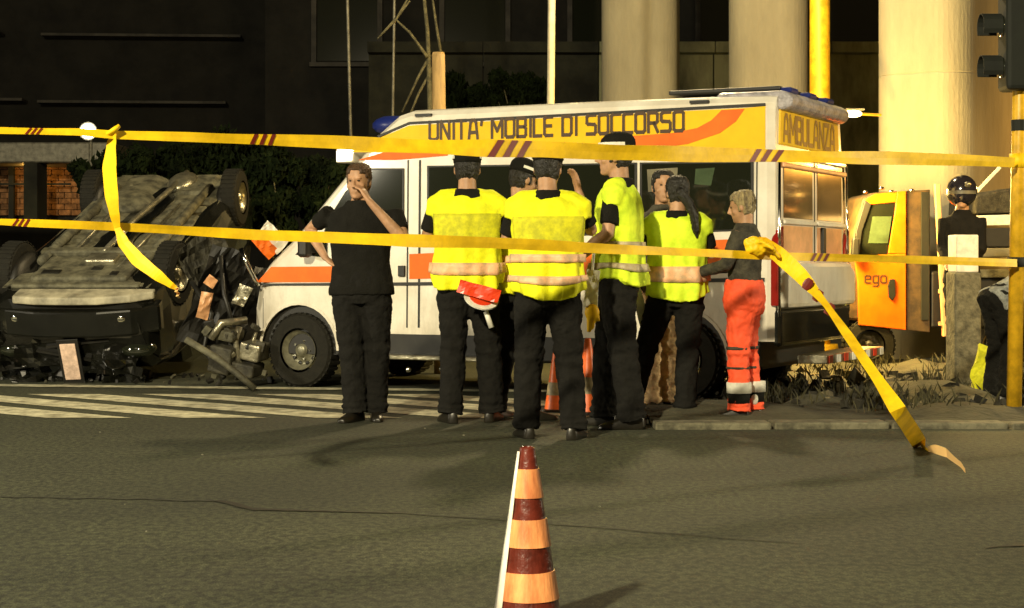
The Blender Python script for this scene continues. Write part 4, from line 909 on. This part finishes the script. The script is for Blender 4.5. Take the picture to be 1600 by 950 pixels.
        for a0, hh in bands:
            bn = MB(); bn.loft([vest_ring(P, a_, *vr(a_), .011, 72, ph) for i_, a_ in enumerate((a0, a0+hh*.33, a0+hh*.66, a0+hh))], cap=False)
            bn.build('reflective_band', stripe, t, smooth=True, solid=.004)
        if back:
            bk = MB(); rows = []
            for i_ in range(7):
                a_ = .42+.33*i_/6; rg = vest_ring(P, a_, *vr(a_), .012, 72, ph); rows.append(rg[42:67])
            bk.loft(rows, cap=False, close=False).build('back_print', 'vest_mark', t, smooth=True, solid=.002)
    # --- hair
    hb = MB(); rings = []
    for z, rx, ry, yo in HEADS[1:]:
        rings.append([hp((rx+.011)*cos(2*pi*j/seg), yo+(ry+.012)*sin(2*pi*j/seg), z+.006*(z > .08)) for j in range(seg)])
    keep = []; k2 = seg
    for i_ in range(len(rings)-1):
        z = HEADS[1+i_][0]
        for j in range(seg):
            yy = sin(2*pi*(j+.5)/seg)
            front = (.30 if z < -.0 else .55 if z < .05 else .8 if z < .08 else 2)
            if z < -.045: front = -.35
            if z < -.08: front = -.6
            if hair is not None and yy < front: keep.append((i_*k2+j, i_*k2+(j+1) % k2, (i_+1)*k2+(j+1) % k2, (i_+1)*k2+j))
    vs = [p_ for r2 in rings for p_ in r2]; keep.append(tuple(range((len(rings)-1)*k2, len(rings)*k2)))
    if hair is not None: hb.add(vs, keep); hb.build('hair', hair, t, smooth=True, solid=-.016, remesh=.0065, sm=0, disp=(.016, .018))
    # --- eyes
    for s_ in (-1, 1): MB().ell(hp(s_*.030, .086, .010), (.011*k, .008*k, .006*k), 8, hr_).build('eye', 'sig_black', t, smooth=True)
    # --- headgear
    if hat == 'cap':
        q3 = MB(); q3.loft([[hp((rx)*cos(2*pi*j/seg), yo+ry*sin(2*pi*j/seg), z) for j in range(seg)] for z, rx, ry, yo in ((.035, .090, .112, -.006), (.06, .092, .114, -.008), (.10, .086, .106, -.012), (.13, .066, .082, -.016), (.146, .03, .038, -.018))]); ho = q3.build('cap', 'cloth', t, smooth=True)
        q3 = MB(); q3.loft([[hp(rx_, yy, zz) for rx_, yy, zz in ((-w2, y2, z2), (w2, y2, z2), (w2*.97, y2, z2+.008), (-w2*.97, y2, z2+.008))] for w2, y2, z2 in ((.075, .07, .045), (.078, .11, .040), (.062, .15, .030), (.030, .172, .024))]); q3.build('peak', 'cloth', ho)
        q3 = MB(); q3.loft([[hp((rx)*cos(2*pi*j/seg), -.007+ry*sin(2*pi*j/seg), z) for j in range(-2, 15)] for z, rx, ry in ((.060, .0955, .119), (.080, .0935, .116))], cap=False, close=False); q3.build('cap_band', 'white', ho, solid=.003)
    if hat == 'helmet':
        q3 = MB(); q3.ell(hp(0, -.01, .03), (.135*k, .155*k, .145*k), 24, hr_); ho = q3.build('helmet', 'helmet', t, smooth=True)
        q3 = MB(); q3.loft([[hp(.137*cos(a_), -.01+.157*sin(a_), z) for a_ in [R(25+130*j/12) for j in range(13)]] for z in (.0, .03)], cap=False, close=False); q3.build('visor', 'steel', ho, solid=.004)
        MB().ell(hp(-.06, .12, .08), (.03*k, .03*k, .03*k), 10).build('helmet_lamp', 'metal', ho, smooth=True)
    return t, P, hp, k
POL = 'officers in yellow vests seen from behind'
# man with his hand to his mouth, facing the viewer
person('man in black T-shirt facing us, one hand raised to his mouth, arm akimbo', 565, 657, 1.84, 172, None, None, 'hair_brown', 'cloth', 'cloth_navy', pose=dict(er=(.405, -.13, 1.33), wr=(.25, .03, 1.13), fr=(.17, .05, 1.07), el=(-.33, .10, 1.24), wl=(-.09, .17, 1.52), fl=(-.03, .15, 1.62), sr=(.225, -.01, 1.44), sl=(-.225, -.01, 1.44), ar=(.03, .05, .09), al=(-.09, -.05, .09), kr=(.065, .04, .5), kl=(-.11, -.02, .5), hr=(.10, 0, .92), hl=(-.10, 0, .92), nek=(.01, .0, 1.51)), head_yaw=-8, head_pitch=-6, sleeve=.62, wide=1.2, bulk=1.12)
# officer on the left
person('officer in yellow vest and dark cap, leftmost of the vests, arms folded in front', 730, 660, 1.93, 2, 'vest', 'cap', 'hair', bands=((.06, .14),), pose=dict(er=(.27, .05, 1.20), wr=(.08, .25, 1.20), el=(-.27, .05, 1.20), wl=(-.08, .27, 1.18), ar=(.16, .05, .09), al=(-.11, -.03, .09), kr=(.14, .03, .5), kl=(-.09, .01, .5)), back=True, bulk=1.08, head_pitch=-3)
# officer behind, with tattooed arm
t2, P2, hp2, k2_ = person('officer with tattooed arm and pale face turned right, between two vests', 815, 0, 1.86, -50, 'vest', 'cap', 'hair', legs='cloth_navy', skin='skin', dist=12.35, pose=dict(el=(-.24, -.06, 1.17), wl=(-.22, .02, .92), er=(.24, .05, 1.17), wr=(.15, .25, 1.12), al=(-.16, -.1, .09), kl=(-.13, -.03, .5)), head_pitch=-18, head_yaw=-10)
# middle officer nearest to us
person('middle officer in yellow vest, nearest to us, right hand raised beside his cap', 856, 686, 1.86, 0, 'vest', 'cap', 'hair', pose=dict(er=(.27, .08, 1.28), wr=(.19, .10, 1.53), fr=(.17, .09, 1.62), el=(-.26, .06, 1.20), wl=(-.10, .24, 1.22), ar=(.16, -.02, .09), al=(-.13, .06, .09), kr=(.13, .03, .5), kl=(-.12, .05, .5)), back=True, bulk=1.1, head_pitch=-10, head_yaw=-12)
# tall officer in profile
t4, P4, hp4, k4 = person('tall officer in lime vest seen from the side, facing left under a white banded cap', 966, 668, 2.0, 78, 'vest_green', 'cap', 'hair', pose=dict(el=(-.23, .03, 1.18), wl=(-.20, .22, 1.04), er=(.2, .12, 1.18), wr=(.08, .30, 1.0), sl=(-.17, -.0, 1.455), ar=(.10, .10, .09), al=(-.10, -.10, .09), kr=(.10, .08, .5), kl=(-.10, -.04, .5)), bulk=1.15, stripe='stripe_grey', skin='skin')
# woman with ponytail
t5, P5, hp5, k5 = person('woman officer with black ponytail in lime vest, feet apart on the kerb', 1058, 0, 1.72, -6, 'vest_green', None, 'hair', bands=((.12, .2),), dist=12.25, z0=.03, pose=dict(er=(.25, .06, 1.20), wr=(.12, .26, 1.25), el=(-.27, .05, 1.20), wl=(-.20, .25, 1.3), al=(-.34, -.06, .09), kl=(-.23, .02, .5), ar=(.06, .0, .09), kr=(.08, .03, .5)), head_yaw=24, bulk=1.1)
MB().tube([hp5(-.02, -.10, .02), hp5(-.035, -.145, .0), hp5(.01, -.185, -.08), hp5(.045, -.205, -.17), hp5(.06, -.20, -.27), hp5(.075, -.19, -.34)], [.024, .034, .036, .034, .026, .008], 12).build('ponytail', 'hair', t5, remesh=.0065, sm=0, disp=(.014, .02))
# civilian behind in beige trousers
person('man in beige trousers mostly hidden behind the woman with the ponytail', 1036, 0, 1.84, 185, None, None, 'hair', 'cloth_brown', 'beige', dist=13.1, pose=dict(ar=(.07, 0, .09), al=(-.06, 0, .09), kr=(.08, .02, .5), kl=(-.07, .02, .5)))
# paramedic
t8, P8, hp8, k8 = person('paramedic with short blond hair in bright orange-red trousers, facing left', 1163, 0, 1.61, 70, None, None, tuck=True, hair='hair_blond', top='cloth_brown', legs='orangered', dist=12.15, z0=.03, longsleeve=True, pose=dict(el=(-.22, .10, 1.20), wl=(-.12, .34, 1.14), er=(.22, .06, 1.20), wr=(.14, .32, 1.16), ar=(.10, -.05, .09), al=(-.10, .02, .09), hr=(.075, 0, .92), hl=(-.075, 0, .92), kr=(.085, 0, .5), kl=(-.085, .03, .5)), bulk=1.12, head_pitch=-12)
for kn in ('kr', 'kl'):
    for dz, hh in ((.035, .022), (-.10, .016)):
        MB().lathe([(.083, 0), (.086, hh*.5), (.083, hh)], 20, P8[kn]+Vector((0, 0, dz))).build('knee_strap', 'cloth_brown', t8, smooth=True)
for an in ('ar', 'al'):
    W_ = P8[an]; MB().lathe([(.088, .0), (.088, .075)], 20, W_+Vector((0, 0, .10))).build('reflective_cuff', 'white', t8, smooth=True)
    MB().lathe([(.076, .0), (.078, .07)], 20, W_+Vector((0, 0, .03))).build('boot_shaft', 'cloth', t8, smooth=True)
MB().ell(P8['ar']+Vector((-.0, .06, -.02)), (.07, .12, .065), 14).build('shoe_cover', 'orangered', t8, smooth=True)
for dx in (-.06, .05): MB().ell(P8['ar']+Vector((dx, -.02, .05)), (.025, .03, .045), 10).build('boot_tab', 'white', t8, smooth=True)
# helmeted figure and bending figure on the right
person('helmeted figure in dark gear standing behind the concrete post', 1503, 0, 1.86, 160, None, 'helmet', 'hair', 'cloth_navy', 'cloth', dist=15.7, z0=.03, longsleeve=True, wide=.85, pose=dict(sr=(.14, 0, 1.45), sl=(-.14, 0, 1.45), hr=(.06, 0, .92), hl=(-.06, 0, .92), kr=(.055, 0, .5), kl=(-.055, 0, .5), ar=(.05, 0, .09), al=(-.05, 0, .09), er=(.16, .02, 1.18), wr=(.10, .2, 1.05), el=(-.16, .02, 1.18), wl=(-.10, .2, 1.05)))
person('person in grey shirt and black trousers bent over to the right behind the yellow pole', 1566, 0, 1.66, -75, None, None, 'hair', 'grey_shirt', 'cloth', dist=13.4, z0=.03, pose=dict(pel=(0, -.05, .86), nek=(0, .42, 1.10), sr=(.18, .38, 1.06), sl=(-.18, .38, 1.06), er=(.2, .42, .80), el=(-.2, .42, .80), wr=(.14, .52, .60), wl=(-.14, .52, .60), hr=(.09, -.04, .86), hl=(-.09, -.04, .86)), head_pitch=-60)
# ------------------------------------------------------------------ THINGS CARRIED OR LYING
# signal paddle hanging beside the left officer
a = at(752, 466, 11.75)
pd = empty('signal_paddle', tuple(a), 0, 'red and white signal paddle held low beside the leftmost vest', 'paddle')
rt = E(36, 16, 0)
MB().lathe([(.001, -.006), (.12, -.006), (.12, .006), (.001, .006)], 28, (0, 0, 0), rt).build('rim', 'white', pd)
MB().lathe([(.001, .006), (.085, .006), (.085, .011), (.001, .011)], 28, (0, 0, 0), rt).build('disc', 'redplastic', pd)
crumple('strap', 'redplastic', (-.02, -.05, .05), .28, .09, E(0, 16, 0), pd, .03, 12, 4, 61)
MB().tube([(.03, 0, -.09), (.07, 0, -.20)], [.017, .02], 10).build('handle', 'white', pd, smooth=True)
# yellow glove with white cloth
a = at(925, 488, 11.35)
gl_ = empty('work_glove', tuple(a), 0, 'yellow work glove and white rag hanging at the tall officer’s hand'.replace('’', "'"), 'glove')
q = MB(); q.ell((0, 0, 0), (.05, .035, .06), 12); q.tube([(-.015, 0, -.03), (-.02, 0, -.13)], [.022, .016], 8); q.tube([(.01, 0, -.03), (.0, 0, -.11)], [.02, .014], 8); q.tube([(.03, 0, -.01), (.045, 0, -.06)], [.016, .011], 8)
q.build('glove', 'van_yellow', gl_, remesh=.008, sm=2)
crumple('rag', 'white', (0, 0, .15), .09, .24, E(0, 5, 0), gl_, .04, 6, 10, 63)
MB().tube([(.0, 0, .20), (.01, .06, .32), (.02, .14, .40)], .008, 6).build('cord', 'white', gl_)
# white bag and cord beside the tall officer
a = at(998, 470, 12.3)
crumple('strap_bag', 'white', (0, 0, 0), .07, .50, E(0, -14, 0), None, .04, 6, 12, 64).location = a
o = bpy.data.objects['strap_bag']; tag(o, 'limp white strap hanging between the tall officer and the ponytailed woman', 'strap')
# yellow-green satchel on the ground near the yellow pole
a = at(1537, 580, 14.0)
crumple('hi_vis_bundle', 'vest_mark', (0, 0, 0), .15, .38, E(0, 8, 0), None, .05, 8, 10, 65, th=.05).location = a
tag(bpy.data.objects['hi_vis_bundle'], 'crumpled yellow and beige bundle between concrete post and yellow pole', 'bundle')
# ------------------------------------------------------------------ BARRIER TAPE
def ribbon(pts, wfn, nfn, n_):            # pts: function t->Vector, wfn: width, nfn: direction of the width
    m_ = MB(); vs = []
    for i in range(n_+1):
        t_ = i/n_; c = pts(t_); w2 = wfn(t_)/2; d_ = nfn(t_); m_q = d_.cross(Vector((1, 0, 0))).normalized()*w2*.07*sin(i*.11+n_*.01); vs += [c-d_*w2, c+m_q, c+d_*w2]
    for i in range(n_):
        m_.add([], [])
    m_.add(vs, [(3*i+j, 3*i+j+1, 3*i+4+j, 3*i+3+j) for i in range(n_) for j in (0, 1)]); return m_
TA = Vector((-2.9, 6.9, 0)); TB = Vector((3.66, 12.45-.075, 0))
def tpx(px):                             # point of the tape's vertical plane seen in picture column px
    t_ = (px-800)/F; s_ = (t_*TA.y-TA.x)/((TB.x-TA.x)-t_*(TB.y-TA.y)); return TA+(TB-TA)*s_
def tape(name, ctrl, label, stripes, ph):
    # ctrl: (px, py, width px)
    def ev(px):
        for (x0, y0, w0), (x1, y1, w1) in zip(ctrl, ctrl[1:]):
            if x0 <= px <= x1: f2 = (px-x0)/(x1-x0); return y0+(y1-y0)*f2, w0+(w1-w0)*f2
        return ctrl[-1][1:]
    x0, x1 = ctrl[0][0], ctrl[-1][0]
    def pt_(t_):
        px = x0+(x1-x0)*t_; g = tpx(px); py, _ = ev(px); return Vector((g.x+.006*sin(px*.05+ph), g.y+.012*sin(px*.023+ph), HC+(PY0-py)/F*g.y))
    def wd_(t_): px = x0+(x1-x0)*t_; return ev(px)[1]/F*tpx(px).y*1.04
    def dr_(t_): px = x0+(x1-x0)*t_; a_ = .45*sin(px*.011+ph)+.10*sin(px*.03+ph); return Vector((.2*sin(a_), sin(a_), cos(a_))).normalized()
    root = ribbon(pt_, wd_, dr_, 260).build(name, 'tape', solid=.0008); tag(root, label, 'tape')
    for sx_ in stripes:
        for k in range(3):
            c0 = sx_+k*19*ev(sx_)[1]/22; wpx = 9*ev(sx_)[1]/22
            vs = []
            for i in range(7):
                f2 = i/6
                for dx in (0, wpx):
                    px = c0+dx+(f2-.5)*13*ev(sx_)[1]/22; t_ = (px-x0)/(x1-x0); c = pt_(t_)+dr_(t_)*wd_(t_)*(f2-.5)*.99; vs.append(c+Vector((.0005, -.005, 0)))
            MB().add(vs, [(2*i, 2*i+1, 2*i+3, 2*i+2) for i in range(6)]).build('stripe', 'tape_red', root)
    return root, pt_
tape('barrier_tape', [(-40, 203, 10), (120, 206, 12), (180, 211, 13), (300, 214, 15), (400, 218, 17), (520, 222, 20), (640, 228, 24), (760, 232, 27), (850, 233, 24), (950, 238, 26), (1080, 241, 24), (1200, 243, 20), (1300, 246, 21), (1400, 247, 20), (1500, 250, 18), (1586, 254, 16)], 'upper strand of yellow barrier tape crossing in front of the ambulance lettering', (40, 392, 768, 1176), .4)
tape('barrier_tape', [(-40, 345, 10), (60, 349, 12), (180, 354, 13), (300, 361, 15), (400, 367, 16), (520, 371, 18), (640, 376, 20), (760, 379, 18), (850, 383, 18), (950, 389, 15), (1080, 394, 13), (1200, 400, 12), (1400, 405, 13), (1500, 408, 12), (1590, 411, 12)], 'lower strand of yellow barrier tape across the officers at waist height', (22, 1268), 2.1)
# helper for hanging pieces
def hang(name, pts, m, label, curl=.3, twist=0, ncols=0):
    P_ = [(at(px, py, d), w_/F*d) for px, py, w_, d in pts]
    n_ = 60
    def ev(t_):
        x = t_*(len(P_)-1); i = min(int(x), len(P_)-2); f2 = x-i; f2 = f2*f2*(3-2*f2); return P_[i][0].lerp(P_[i+1][0], x-i), P_[i][1]+(P_[i+1][1]-P_[i][1])*f2
    def pf(t_): c = ev(t_)[0]; return c+Vector((0, .02*sin(t_*14), 0))
    def df(t_):
        d_ = (ev(min(1, t_+.01))[0]-ev(max(0, t_-.01))[0]); s_ = Vector((d_.z, 0, -d_.x)).normalized(); a_ = curl*sin(t_*7+twist); return (s_*cos(a_)+Vector((0, 1, 0))*sin(a_)).normalized()
    o = ribbon(pf, lambda t_: ev(t_)[1], df, n_).build(name, m, solid=.0008)
    return tag(o, label, 'tape'), pf, df
dk = tpx(180).y
kn, pf, df = hang('barrier_tape', [(178, 208, 8, dk-.03), (172, 225, 16, dk-.03), (170, 262, 25, dk-.03), (175, 300, 24, dk-.03), (180, 335, 16, dk-.03), (182, 356, 10, dk-.03), (192, 380, 18, dk-.05), (215, 405, 22, dk-.05), (245, 428, 18, dk-.05), (268, 446, 10, dk-.05), (276, 452, 5, dk-.05)], 'tape', 'knotted length of tape hanging between both strands, left of the wreck', .35)
q = MB(); kp = at(181, 204, dk); q.tube([kp+Vector((-.05, -.02, -.03)), kp+Vector((.0, -.03, 0)), kp+Vector((.02, -.02, .02))], [.014, .022, .014], 8, squash=.6); q.build('knot', 'tape', kn, smooth=True)
hang('tape_tail', [(275, 450, 5, dk-.05), (279, 466, 4, dk-.04)], 'tape_white', 'frayed pale end of the knotted tape above the wrecked front wheel', .1)
D1 = tpx(1190).y-.03
kn, pf, df = hang('barrier_tape', [(1176, 384, 14, D1), (1190, 380, 30, D1), (1215, 396, 26, D1), (1250, 430, 24, D1-.1), (1290, 475, 14, D1-.3), (1330, 530, 24, D1-.6), (1370, 590, 20, D1-.9), (1405, 645, 26, D1-1.1), (1438, 695, 28, 10.5), (1452, 705, 10, 10.2)], 'tape', 'loose yellow tape tail slanting down to the road at right', .75, 1.0)
q = MB(); kp = at(1180, 384, D1-.04)
q.ell(kp, (.075, .03, .06), 12, E(0, 20, 0)); q.tube([kp+Vector((.02, 0, .03)), kp+Vector((.10, -.02, -.01)), kp+Vector((.15, 0, -.07))], [.05, .045, .03], 10, squash=.4)
q.build('knot', 'tape', kn, remesh=.008, sm=1, disp=(.03, .04))
hang('tape_tail', [(1450, 703, 10, 10.22), (1462, 706, 24, 10.1), (1480, 712, 22, 9.9), (1498, 726, 14, 9.48), (1510, 738, 11, 9.15)], 'tape_white', 'pale tied-off end of the loose tape lying on the road', .3)
for (px, py) in ((1262, 444), (1278, 462), (1296, 483)):
    MB().ell(at(px, py, D1-.22), (.03, .006, .045), 8, E(0, 35, 0)).build('stripe', 'tape_red', kn)
kq = MB(); kp = at(787, 381, tpx(787).y-.03); kq.ell(kp, (.035, .02, .04), 10); kq.build('knot', 'tape', kn) if False else None
# tape wrapped round the yellow pole
wp = MB().lathe([(.062, 0), (.064, .05), (.061, .10)], 18, (a.x*0+sp.location.x+.03, 12.45, at(0, 262, 12.45).z)); tag(wp.build('barrier_tape', 'tape', smooth=True), 'turn of tape wrapped round the yellow pole at the upper strand', 'tape')
wp = MB().lathe([(.062, 0), (.064, .04), (.061, .07)], 18, (sp.location.x+.015, 12.45, at(0, 417, 12.45).z)); tag(wp.build('barrier_tape', 'sig_black', smooth=True), 'dark turn of tape knotted round the yellow pole at the lower strand', 'tape')
